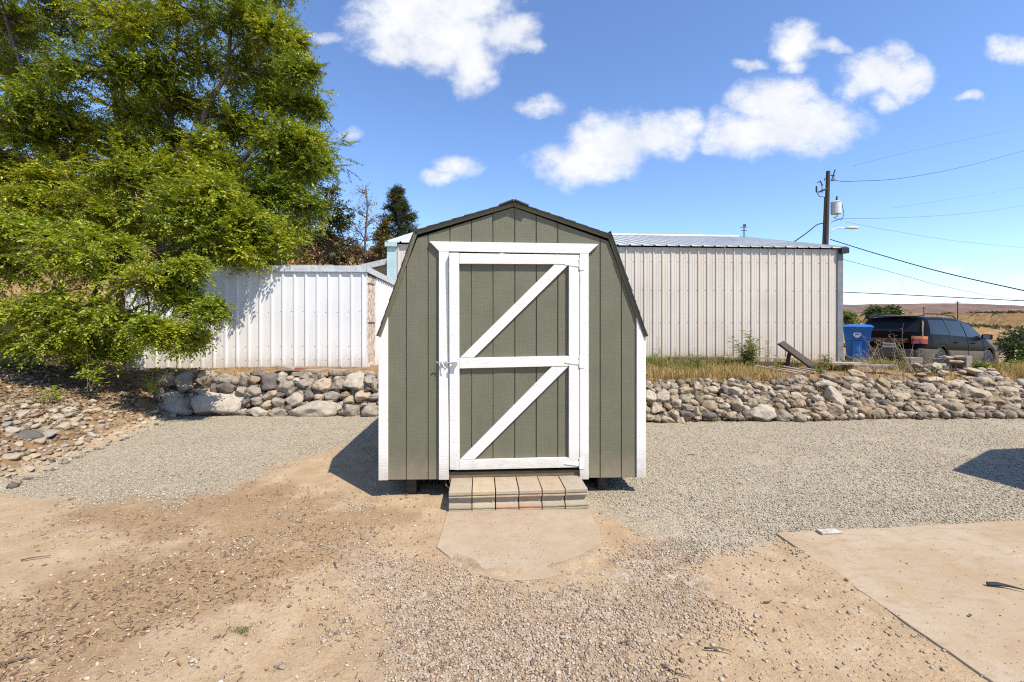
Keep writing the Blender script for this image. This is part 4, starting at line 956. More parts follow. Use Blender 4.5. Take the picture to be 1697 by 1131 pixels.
# building outside the frame on the right, whose roof corner shades the gravel
kx, kz = .50, .50
def caster(px, py, h): q = G(px, py); return (q.x+kx*h, q.y-kz*h)
hh = 2.55
c0, c1, c2_, c3 = caster(1576, 780, hh), caster(1640, 745, hh), caster(1712, 741, hh), caster(1712, 822, hh)
nb = empty('neighbour_house', (9, 2, 0), 0, 'low house standing just right of the yard, outside the photo', 'house')
far = [(14, c2_[1]+.9), (14, -6), (c0[0]+.9, -6)]
poly = [c0, c1, c2_]+far+[(c3[0]+.15, c3[1])]
poly = [poly[0], poly[1], poly[2], far[0], far[1], far[2], (c3[0]+.12, c3[1]-.2)]
mb = MB(); n = len(poly); mb.add([(x, y, hh-.14) for x, y in poly]+[(x, y, hh) for x, y in poly], [tuple(range(n)), tuple(range(2*n-1, n-1, -1))]+[(i, (i+1) % n, (i+1) % n+n, i+n) for i in range(n)])
local(mb.build('roof', M['shingle'], nb), nb)
mb = MB(); mb.box(7.9, 13.6, -5.6, 3.2, 0, hh-.15); local(mb.build('wall', M['tanwall'], nb), nb)
mb = MB(); mb.box(6.75, 6.87, 3.0, 3.12, 0, hh-.15); local(mb.build('porch_post', M['white'], nb, bevel=.004), nb)

# ------------------------------------------------------------------ foliage
def leaf_mat(name, stops, trans=.35, rough=.42, spec=.5):
    b = NB(name); c = b.ramp(b.attr('tone'), stops); b.color(c); b.rough(rough, spec)
    tr = b.n('ShaderNodeBsdfTranslucent'); c2 = b.mix(1.0, c, (1.25, 1.2, .55), 'MULTIPLY'); b.l(c2, tr.inputs[0])
    ms = b.n('ShaderNodeMixShader'); ms.inputs[0].default_value = trans
    b.l(b.b.outputs[0], ms.inputs[1]); b.l(tr.outputs[0], ms.inputs[2]); b.l(ms.outputs[0], b.out.inputs[0]); return b.m
M['elm'] = leaf_mat('elm_leaves', [(0, (.085, .13, .012)), (.4, (.195, .25, .015)), (.75, (.345, .385, .02)), (1, (.46, .45, .035))])
M['shrub'] = leaf_mat('shrub_leaves', [(0, (.14, .19, .014)), (.4, (.25, .31, .018)), (.8, (.34, .385, .024)), (1, (.42, .42, .06))])
M['darkleaf'] = leaf_mat('dark_leaves', [(0, (.04, .06, .018)), (.6, (.085, .115, .03)), (1, (.16, .17, .045))], .15)
M['pine'] = leaf_mat('pine_needles', [(0, (.04, .06, .02)), (.6, (.085, .11, .03)), (.9, (.15, .16, .035)), (1, (.30, .22, .06))], .1)
M['dryleaf'] = leaf_mat('dry_leaves', [(0, (.15, .12, .06)), (.5, (.32, .22, .11)), (1, (.46, .28, .12))], .2)
M['weed'] = leaf_mat('weed_leaves', [(0, (.06, .10, .02)), (.5, (.14, .19, .035)), (.85, (.24, .26, .05)), (1, (.42, .34, .06))], .3)
M['grass'] = leaf_mat('dry_grass', [(0, (.10, .12, .03)), (.3, (.22, .21, .06)), (.6, (.38, .28, .11)), (1, (.50, .36, .18))], .3, .6, .2)
M['sage'] = leaf_mat('sagebrush', [(0, (.05, .055, .03)), (.5, (.10, .10, .055)), (1, (.20, .17, .09))], .1, .8, .1)
M['bark'] = simple('bark', (.075, .055, .04), (.15, .115, .085), 9, .9, .02, 20, (3, 3, .6))
M['stem'] = simple('dry_stem', (.32, .27, .19), (.45, .38, .28), 9, .8)
def leaves(o, d, up, l, w, tone):
    """4-vertex folded leaves: o base, d direction, up normal, l length, w width (arrays)"""
    s = np.cross(d, up); s /= np.linalg.norm(s, axis=1, keepdims=True)+1e-9; n = np.cross(s, d)
    m = o+d*(l*.48)[:, None]; f = n*(w*.22)[:, None]
    V = np.stack([o, m+s*(w*.5)[:, None]+f, o+d*l[:, None]-n*(l*.06)[:, None], m-s*(w*.5)[:, None]+f], 1).reshape(-1, 3)
    k = (np.arange(len(o))*4)[:, None]; return V, np.concatenate([k+np.array([0, 1, 2]), k+np.array([0, 2, 3])]), np.repeat(tone, 4)
def unit(a): return a/(np.linalg.norm(a, axis=-1, keepdims=True)+1e-9)
def twig_leaves(o, d, L_, nl, ll, r, sag=.25, tonebase=None, spread=.9, wr=.5):
    """n twigs -> leaves arranged in two rows along each; returns leaf arrays and twig end points"""
    n = len(o); t = (np.arange(nl)+.6)/nl; side = np.where(np.arange(nl) % 2, 1., -1.)
    hor = unit(np.cross(d, np.array([0, 0, 1.])+r.normal(0, .25, (n, 3))))
    p = o[:, None]+d[:, None]*(L_[:, None]*t)[..., None]; p[..., 2] -= (sag*L_[:, None]*t**2)
    ld = unit(d[:, None]*.75+hor[:, None]*(side*spread)[None, :, None]+r.normal(0, .28, (n, nl, 3))-np.array([0, 0, .2]))
    up = unit(np.array([0, 0, 1.])+r.normal(0, .5, (n, nl, 3))-d[:, None]*.1)
    l = ll*(.65+.6*r.random((n, nl))); tone = (tonebase if tonebase is not None else r.random(n))[:, None]+r.normal(0, .16, (n, nl))
    return p.reshape(-1, 3), ld.reshape(-1, 3), up.reshape(-1, 3), l.ravel(), l.ravel()*wr, np.clip(tone, 0, 1).ravel()
def curve(a, b, r, bend=.15, n=6, up=.1):
    a, b = np.array(a, float), np.array(b, float); L_ = np.linalg.norm(b-a); k1, k2 = r.normal(0, bend*L_, 3), r.normal(0, bend*L_*.6, 3)
    t = np.linspace(0, 1, n)[:, None]
    return a*(1-t)+b*t+k1*np.sin(np.pi*t)*.5+k2*np.sin(2*np.pi*t)*.3+np.array([0, 0, up*L_])*np.sin(np.pi*t)
def make_tree(name, base, stems, blobs, leafm, ll, lab, cat='tree', seed=1, nb=24, nt=5, nl=12, trunk_r=.16, group=None, sag=.25, wr=.5, twl=.45, barkm='bark', shell=(.35, 1.0), up=.1, dens=1.0, drop=None):
    r = np.random.default_rng(seed)
    root = empty(name, tuple(base), 0, lab, cat, group); base = np.array(base, float)
    wood = MB(); nodes = []
    for st in stems:
        pts = [base+np.array([r.normal(0, .12), r.normal(0, .12), 0])]+[np.array(q, float) for q in st]
        dense = []
        for i in range(len(pts)-1):
            c = curve(pts[i], pts[i+1], r, .06, 6, 0); dense += list(c[:-1] if i < len(pts)-2 else c)
        rad = list(np.linspace(trunk_r, trunk_r*.28, len(dense))); wood.tube(dense, rad, 9); nodes += [(q, rd) for q, rd in zip(dense, rad)][3:]
    P_ = []; parts = []; D = []; LL = []; TB = []
    NN = np.array([q for q, _ in nodes])
    for (c, R_) in blobs:
        c = np.array(c, float); dist = np.linalg.norm(NN-c, axis=1)+np.maximum(0, NN[:, 2]-c[2]+.3)*1.5; i = int(dist.argmin()); a = nodes[i][0]; ra = min(nodes[i][1]*.6, .06)
        cv = curve(a, c, r, .13, 7, up); wood.tube(cv, list(np.linspace(ra, .014, 7)), 6)
        bt = r.random()
        for k in range(max(3, int(nb*dens))):
            dr = unit(r.normal(0, 1, 3)*np.array([1, 1, .75])); e = c+dr*R_*r.uniform(*shell)*np.array([1, 1, .8]); s = cv[r.integers(3, 7)]+r.normal(0, .05, 3)
            bc = curve(s, e, r, .12, 5, .08); wood.tube(bc, [.011, .009, .007, .005, .003], 4, False)
            for q in range(nt):
                t = r.uniform(.3, 1); j = min(3, int(t*4)); p = bc[j]+(bc[j+1]-bc[j])*(t*4-j); dd_ = unit(unit(bc[j+1]-bc[j])*.9+r.normal(0, .55, 3)+np.array([0, 0, .05]))
                P_.append(p); D.append(dd_); LL.append(twl*r.uniform(.55, 1.3)); TB.append(np.clip(.5*bt+.5*r.random(), 0, 1))
    P_, D, LL, TB = map(np.array, (P_, D, LL, TB))
    if drop is not None:
        keep = ~drop(P_, r); P_, D, LL, TB = P_[keep], D[keep], LL[keep], TB[keep]
    a = twig_leaves(P_, D, LL, nl, ll, r, sag, TB, wr=wr); V, Fv, tn = leaves(*a)
    tw = MB()
    for i in range(0, len(P_), 3):
        if name in ('dry_bush', 'golden_bush', 'roadside_bush', 'green_bush'): break
        e = P_[i]+D[i]*LL[i]*.5-np.array([0, 0, sag*LL[i]*.25]); e2 = P_[i]+D[i]*LL[i]-np.array([0, 0, sag*LL[i]]); tw.tube([P_[i], e, e2], [.004, .003, .002], 3, False)
    t_ = wood.build('trunk', M[barkm], root, True, fixn=False); local(t_, root)
    f_ = npmesh('crown', V, Fv, leafm, root, attrs={'tone': tn}); local(f_, root)
    if tw.v: tw.build('twigs', M[barkm], f_, fixn=False)
    return root
def blobs_px(lst, zj, r, k=1.0):
    out = []
    for q in lst:
        px, py, rp = q[:3]; Z = q[3] if len(q) > 3 else r.uniform(*zj); out.append((tuple(P(px, py, Z)), rp*Z/F*k))
    return out
r_ = np.random.default_rng(77)
big = [(30,40,70),(115,25,70),(205,45,70),(295,20,70),(385,25,68),(445,55,52),(55,125,70),(150,120,70),(255,115,66),(345,105,66),(430,130,66),(478,170,48),(30,215,66),(130,215,60),(235,190,62),(315,170,50),(395,205,60),(462,232,54),(488,285,42),(90,300,55),(200,290,56),(290,290,52),(372,290,52),(445,320,56),(506,275,26),(528,270,12),(470,385,46),(400,385,60),(322,385,56),(240,375,56),(150,345,60),(50,335,45),(-60,60,80),(-60,180,80),(-50,300,70),(20,-50,80),(150,-70,80),(290,-80,80),(400,-60,75),(470,-20,46),(500,120,26),(513,180,20),(508,340,22),(430,420,40),(350,425,36),(10,270,50),(60,170,60),(0,370,60),(90,370,56),(-30,420,60),(290,235,50),(325,265,46),(210,240,50),(120,260,50),(350,245,36),(255,290,44),(505,232,22),(482,70,22)]
bb = blobs_px(big, (10.6, 13.2), r_, 1.06)
bb += blobs_px([(330,375,52,8.9),(382,398,44,9.0),(290,345,50,8.8),(420,372,40,9.1),(455,400,36,9.3),(350,320,40,8.9),(405,420,26,8.9)], None, r_, 1.0)
bb += blobs_px([(x+r_.uniform(-30, 30), y+r_.uniform(-25, 25), 75) for x, y, _ in big[:34:2]], (13.4, 15.2), r_, 1.05)
tbx = P(240, 600, 12.4); tbase = (tbx.x, 12.4, Hs(tbx.x, 12.4)-.1)
def pz(a, b_, z): return tuple(P(a, b_, z))
make_tree('elm_tree', tbase, [(pz(262, 420, 12.3), pz(285, 270, 12.0), pz(335, 215, 11.8), pz(378, 120, 11.7), pz(400, -40, 12)), (pz(225, 400, 12.6), pz(205, 250, 12.8), pz(190, 90, 12.6), pz(180, -90, 12.6)),
  (pz(170, 420, 12), pz(110, 300, 11.9), pz(50, 160, 12), pz(0, 0, 12)), (pz(290, 430, 12.8), pz(372, 300, 12.4), pz(425, 240, 12), pz(470, 190, 12)), (pz(300, 330, 12.6), pz(283, 120, 12.8), pz(300, -60, 12.6))],
  bb, M['elm'], .076, 'tall spreading green tree rising behind the white shed at the left', seed=11, nb=42, nt=9, nl=16, trunk_r=.12, shell=(.25, 1.08), twl=.40, sag=.06)
small = [(-60,440,100),(25,430,78),(100,425,68),(175,440,64),(245,462,58),(295,488,38),(328,508,22),(352,512,11),(45,520,80),(130,520,70),(205,535,56),(255,548,38),(292,556,24),(318,556,12),(85,565,42),(150,572,32),(20,570,38),(200,578,20),(140,395,34),(60,385,36),(10,380,40),(300,455,30),(210,410,26),(318,440,18)]
bb = blobs_px(small, (6.9, 8.0), r_, 1.0)
bx = P(120, 600, 8.3); sb = (bx.x, 8.3, Hs(bx.x, 8.3)-.1)
make_tree('arching_shrub', sb, [(pz(110, 500, 8.1), pz(60, 420, 7.8), pz(0, 400, 7.5)), (pz(150, 500, 8.1), pz(190, 440, 7.8), pz(260, 455, 7.6)), (pz(160, 560, 8), pz(230, 530, 7.6), pz(290, 540, 7.5)), (pz(120, 590, 7.9), pz(60, 560, 7.5), pz(20, 560, 7.3))],
  bb, M['shrub'], .058, 'low arching yellow-green shrub spilling over the left bank', cat='shrub', seed=12, nb=38, nt=8, nl=13, trunk_r=.05, shell=(.3, 1.05), twl=.26, sag=.35)

# trees on the slope behind the sheds
def hill_base(px, Z): x = (px-CX)*Z/F; return (x, Z, Hs(x, Z)-.15)
make_tree('hillside_tree', hill_base(503, 22), [(pz(503, 380, 22), pz(500, 300, 22))], blobs_px([(500,310,24),(490,345,26),(515,350,24),(495,380,24),(480,320,20),(520,395,20),(505,290,16)], (21, 23), r_), M['darkleaf'], .15, 'loose dark green tree touching the big tree, behind the white shed', seed=21, nb=14, nt=4, nl=9, trunk_r=.16, group='trees on the slope behind the sheds', twl=.5)
make_tree('hillside_tree', hill_base(545, 21), [(pz(546, 400, 21), pz(545, 320, 21))], blobs_px([(545,315,12),(540,338,20),(558,345,20),(535,365,22),(560,375,20),(545,395,22),(568,362,12),(530,400,22)], (20, 22), r_), M['darkleaf'], .15, 'narrow dark green tree with a thin straight trunk, left of the bare tree', seed=22, nb=13, nt=4, nl=9, trunk_r=.11, group='trees on the slope behind the sheds', twl=.45)
make_tree('half_bare_tree', hill_base(604, 20), [(pz(605, 400, 20), pz(606, 308, 20))], blobs_px([(604,318,12),(612,340,16),(595,350,16),(618,365,18),(590,380,20),(610,392,22),(580,398,16),(628,395,14),(600,425,26)], (19.3, 20.7), r_), M['dryleaf'], .085, 'half bare tree with thin grey branches and few brown leaves', seed=23, nb=13, nt=3, nl=4, trunk_r=.075, twl=.5, up=.0)
pb = [(658,318,6),(654,330,11),(664,332,9),(650,346,14),(668,348,12),(645,362,16),(662,365,16),(678,362,10),(640,380,18),(660,384,20),(682,384,13),(650,402,22),(672,404,18),(634,400,14),(655,425,26),(688,402,9)]
make_tree('pine_tree', hill_base(660, 18.5), [(pz(660, 400, 18.5), pz(658, 320, 18.5))], blobs_px(pb, (18, 19), r_), M['pine'], .12, 'dense dark pointed pine just left of the green shed roof', seed=24, nb=18, nt=6, nl=16, trunk_r=.12, twl=.22, wr=.16, sag=-.2)
make_tree('golden_bush', hill_base(637, 18), [(pz(637, 410, 18), pz(636, 385, 18))], blobs_px([(636,376,14),(630,392,16),(642,398,14),(628,412,16)], (17.5, 18.3), r_), leaf_mat('yellow_pine', [(0, (.10, .09, .02)), (1, (.28, .21, .05))], .2), .09, 'yellowing bush pressed against the left side of the pine', cat='bush', seed=25, nb=14, nt=5, nl=10, trunk_r=.05, twl=.25)
hb = [(440,410,16,24),(475,418,18,22),(520,425,18,21),(560,425,16,20),(590,418,18,21),(620,428,16,20),(575,405,16,23),(545,412,14,24),(630,412,12,23),(500,405,14,25)]
labs = ['tan', 'straw coloured', 'olive', 'rusty tan', 'orange-brown', 'dry golden']
for i, (px, py, rp, Z) in enumerate(hb):
    mt = M['dryleaf'] if i % 3 else M['sage']
    make_tree('dry_bush', (P(px, py+rp, Z).x, Z, min(Hs(P(px, py, Z).x, Z), P(px, py+rp*.8, Z).z)), [(pz(px, py+4, Z), pz(px, py-2, Z))], blobs_px([(px-7, py+4, rp), (px+8, py+3, rp*.9), (px, py-3, rp*.9)], (Z-.5, Z+.5), r_), mt, .13, f'{"dry brown" if i % 3 else "grey-olive"} scrub bush on the slope, {ordn(i)} seen along the shed roofs', cat='bush', seed=40+i, nb=10, nt=4, nl=8, trunk_r=.04, twl=.3, group='dry bushes on the slope behind the sheds')
def pxtree(name, px, py, wpx, hpx, Z, lab, m, seed, cat='tree', ll=.3, group=None, tr=.15):
    base_z = P(px, py+hpx/2, Z).z; x = P(px, py, Z).x; r = np.random.default_rng(seed); bl = []
    for k in range(9):
        a = r.uniform(-.32, .32)*wpx; c = r.uniform(-.3, .3)*hpx; bl.append((px+a, py+c, wpx*.26))
    make_tree(name, (x, Z, min(base_z, Hs(x, Z))), [(pz(px, py, Z), pz(px, py-hpx*.35, Z))], blobs_px(bl, (Z-1, Z+1), r), m, ll, lab, cat=cat, seed=seed, nb=10, nt=4, nl=9, trunk_r=tr, group=group, twl=ll*2.5)
pxtree('valley_tree', 1454, 516, 24, 16, 60, 'round dark tree showing over the car roof at its left end', M['darkleaf'], 61, ll=.4)
pxtree('valley_tree', 1474, 518, 20, 13, 62, 'smaller dark tree right of its twin above the rear of the car', M['darkleaf'], 62, ll=.4)
pxtree('roadside_bush', 1408, 528, 20, 20, 24, 'light green bush just right of the beige building corner', M['weed'], 63, 'bush', .12, tr=.05)
pxtree('valley_tree', 1686, 578, 44, 74, 36, 'dark evergreen at the right edge behind the tan outbuilding', M['darkleaf'], 64, ll=.26)
pxtree('green_bush', 1690, 606, 34, 14, 30, 'low bright green bush at the right edge below the evergreen', M['weed'], 65, 'bush', .12, tr=.05)

# sagebrush over the valley slope
r = np.random.default_rng(9); n = 4200; x = r.uniform(25, 420, n*2); y = np.where(r.random(n*2) < .7, r.uniform(95, 200, n*2), r.uniform(40, 250, n*2)); k = (x/y > .6) & (x/y < 1.5) & (fbm(x, y, .05, 3, 4) > .38); x, y = x[k][:n], y[k][:n]; n = len(x)
z = H2(x, y); s = r.uniform(.2, .85, n)*(1+(y > 120)*.6); q = 34
d = unit(r.normal(0, 1, (n, q, 3))*np.array([1, 1, .6])+np.array([0, 0, .35])); o = np.stack([x, y, z], -1)[:, None]+d*(s[:, None]*r.uniform(.1, .8, (n, q)))[..., None]
V, Fv, tn = leaves(o.reshape(-1, 3), d.reshape(-1, 3), unit(r.normal(0, 1, (n*q, 3))), np.repeat(s*.55, q), np.repeat(s*.42, q), np.clip(np.repeat(r.random(n), q)+r.normal(0, .15, n*q), 0, 1))
tag(npmesh('sagebrush', V, Fv, M['sage'], attrs={'tone': tn}), 'olive sagebrush dotted over the golden slope beyond the car', 'sagebrush', kind='stuff')
x = r.uniform(-60, 4, 3000); y = r.uniform(16, 60, 3000); k = fbm(x, y, .2, 3, 5) > .45; x, y = x[k], y[k]; n = len(x); z = H(x, y); s = r.uniform(.2, .8, n)
d = unit(r.normal(0, 1, (n, q, 3))*np.array([1, 1, .6])+np.array([0, 0, .35])); o = np.stack([x, y, z], -1)[:, None]+d*(s[:, None]*r.uniform(.1, .8, (n, q)))[..., None]
V, Fv, tn = leaves(o.reshape(-1, 3), d.reshape(-1, 3), unit(r.normal(0, 1, (n*q, 3))), np.repeat(s*.5, q), np.repeat(s*.3, q), np.clip(np.repeat(r.random(n), q)+r.normal(0, .15, n*q), 0, 1))
tag(npmesh('hill_brush', V, Fv, M['dryleaf'], attrs={'tone': tn}), 'dry brush covering the hillside behind the trees', 'brush', kind='stuff')

# ------------------------------------------------------------------ grass and weeds
def blades(name, x, y, hmin, hmax, m, lab, seed, w=.006, lean=.35, tone=None, cat='grass'):
    r = np.random.default_rng(seed); n = len(x); z = H(x, y)-.01; h = hmin+(hmax-hmin)*r.random(n)**1.8; a = r.uniform(0, 6.283, n); l = r.normal(0, lean, n)
    b0 = np.stack([x, y, z], -1); s = np.stack([np.cos(a), np.sin(a), 0*a], -1)*w/2*(.7+h/hmax)[:, None]; f = np.stack([-np.sin(a), np.cos(a), 0*a], -1)*(l*h)[:, None]
    upv = np.array([0, 0, 1.])*h[:, None]
    V = np.stack([b0-s, b0+s, b0+upv*.55+f*.3+s*.8, b0+upv*.55+f*.3-s*.8, b0+upv*(1-np.abs(l)[:, None]*.25)+f], 1).reshape(-1, 3)
    k = (np.arange(n)*5)[:, None]; Fv = np.concatenate([k+np.array(q) for q in ([0, 1, 2], [0, 2, 3], [3, 2, 4])]); t = r.random(n) if tone is None else np.clip(tone+r.normal(0, .15, n), 0, 1)
    return tag(npmesh(name, V, Fv, m, attrs={'tone': np.repeat(t, 5)}), lab, cat, kind='stuff')
r = np.random.default_rng(15)
n = 190000; y = r.uniform(8.05, 11.4, n); x = r.uniform(-.2, 12, n)
dn = (1-.65*(np.abs(y-10.2) < .75)*((x > 3.4) & (x < 6.9)))*(1-.8*((y > 8.95) & (y < 9.95) & (x > 5.0) & (x < 8.3)))*sst(.30, .56, fbm(x, y, 1.1, 4, 21)+.12*(y-8.1)/3*(x < 5))*(1-.75*sst(5.2, 6.2, x))*(y < 11.15); k = r.random(n) < dn
x, y = x[k], y[k]; gt = np.clip(.82-.55*sst(8.8, 10.2, y)*fbm(x, y, .8, 3, 33)*1.6, 0, 1)
blades('grass', x, y, .025, .24, M['grass'], 'dry golden grass going green at the beige building foot', 51, .008, .5, gt)
k = (fbm(x, y, .9, 3, 44) > .52) & (x < 5.4) & (y > 8.9); blades('tall_grass', x[k][::6], y[k][::6], .12, .42, M['weed'], 'greener taller grass in patches above the right rock wall', 52, .006, .4, None)
n = 2600; y = r.uniform(8.2, 9.2, n); x = r.uniform(-7, -2.4, n); k = r.random(n) < sst(.5, .7, fbm(x, y, 2, 3, 2)); blades('dry_weeds', x[k], y[k], .02, .09, M['grass'], 'sparse dry weeds along the top of the left rock wall', 53, .006, .6)
def weed(name, px, py_top, py_bot, Z, lab, seed, n=3, leaf=.05, spread=.25, m='weed', bare=.25, nl=14, cat='weed', lean=0, group=None, thick=.004):
    r = np.random.default_rng(seed); bp = P(px, py_bot, Z); zb_ = bp.z; h = (py_bot-py_top)*Z/F
    root = empty(name, (bp.x, Z, zb_), 0, lab, cat, group); st = MB(); O = []; D = []; 
    for k in range(n):
        a = r.uniform(0, 6.28); hh_ = h*(1 if k == 0 else r.uniform(.5, .95)); sp_ = spread*hh_*(0.25 if k == 0 else 1)*r.uniform(.5, 1.2)
        e = np.array([bp.x+math.cos(a)*sp_+lean*hh_, Z+math.sin(a)*sp_*.6, zb_+hh_]); c = curve((bp.x+r.normal(0, .02), Z+r.normal(0, .02), zb_-.03), e, r, .08, 7, 0)
        st.tube(c, list(np.linspace(thick, thick*.4, 7)), 5, False)
        for q in range(nl):
            t = r.uniform(bare, 1)*5.99; j = int(t); p = c[j]+(c[j+1]-c[j])*(t-j); O.append(p); D.append(unit(np.array([math.cos(q*2.4), math.sin(q*2.4), .25])+r.normal(0, .25, 3)))
    O, D = np.array(O), np.array(D); L_ = leaf*2.2*(.6+.8*r.random(len(O)))
    a = twig_leaves(O, D, L_, 5, leaf, r, .15, None, wr=.38); V, Fv, tn = leaves(*a)
    local(st.build('stem', M['stem'], root, fixn=False), root); local(npmesh('foliage', V, Fv, M[m], root, attrs={'tone': tn}), root); return root
weed('tall_weed', 1240, 548, 612, 10.3, 'bushy yellow-green weed, tallest against the beige building wall', 71, 16, .055, .42, nl=34, bare=.05)
weed('thin_weed', 1272, 560, 610, 10.5, 'thin leggy weed just right of the tallest bushy weed', 72, 3, .035, .2)
weed('thin_weed', 1083, 558, 606, 10.2, 'spindly leaning weed next to the green shed right edge', 73, 3, .035, .2, lean=.15)
weed('low_weed', 1153, 588, 622, 9.4, 'green weed in front of the long timbers left half', 74, 5, .045, .4, nl=16)
weed('low_weed', 1137, 594, 614, 9.8, 'small pale weed between the green weed and the shed', 75, 4, .035, .4)
weed('low_weed', 1287, 590, 622, 9.5, 'small leafy weed left of the leaning dark board', 76, 4, .04, .3)
weed('low_weed', 1366, 585, 612, 9.8, 'dark leafy weed between the leaning board and the wooden plank', 77, 5, .045, .25, m='weed')
weed('low_weed', 1404, 597, 612, 10.2, 'bright green ground weed in front of the blue bin', 78, 9, .05, .9, nl=16)
weed('low_weed', 1360, 606, 624, 8.8, 'tiny green weed on the rock wall top below the plank', 79, 4, .035, .5)
for i, (px, tp, bt_, ln, lab) in enumerate([(1436, 560, 620, .5, 'leaning dry stalk in front of the blue bin right side'), (1470, 555, 622, -.5, 'dry stalk leaning left across the car number plate'), (1492, 566, 622, .2, 'branching dry weed before the middle of the car bumper'), (1512, 536, 618, -.1, 'tallest dry stalk crossing the car tail light'), (1530, 575, 620, .6, 'dry arching weed in front of the car rear wheel'), (1455, 575, 620, -.9, 'sprawling dry weed at the right end of the plank')]):
    weed('dry_stalk', px, tp, bt_, 9.0+.1*i, lab, 80+i, 6, .022, .7, m='grass' if i % 2 else 'weed', nl=9, lean=ln, group='dry weeds in front of the car', thick=.0045)
weed('leafy_plant', 1629, 601, 612, 9.7, 'bright green leafy plant at the foot of the car front door', 90, 12, .06, 1.1, nl=10, bare=.3)
weed('dry_tuft', 1690, 612, 628, 9.3, 'reddish dry tuft at the far right rock wall end', 91, 12, .03, .9, m='dryleaf', nl=10)
weed('fern_sapling', 150, 588, 645, 7.0, 'sapling with ladder-like leaves under the arching shrub', 92, 5, .07, .6, m='shrub', nl=10)
weed('bank_sprig', 78, 640, 668, 6.4, 'small bright sprig growing above the cobble heap', 93, 5, .05, .8, m='shrub', nl=8)
weed('bank_sprig', 250, 610, 655, 7.5, 'leafy sprig at the left end of the left rock wall', 94, 5, .045, .6, m='shrub', nl=14)
q = G(403, 1048); weed('ground_sprig', 403, 1036, 1050, q.y, 'tiny green sprig alone in the dirt at lower left', 95, 7, .012, 2.0, m='weed', nl=6, thick=.001)

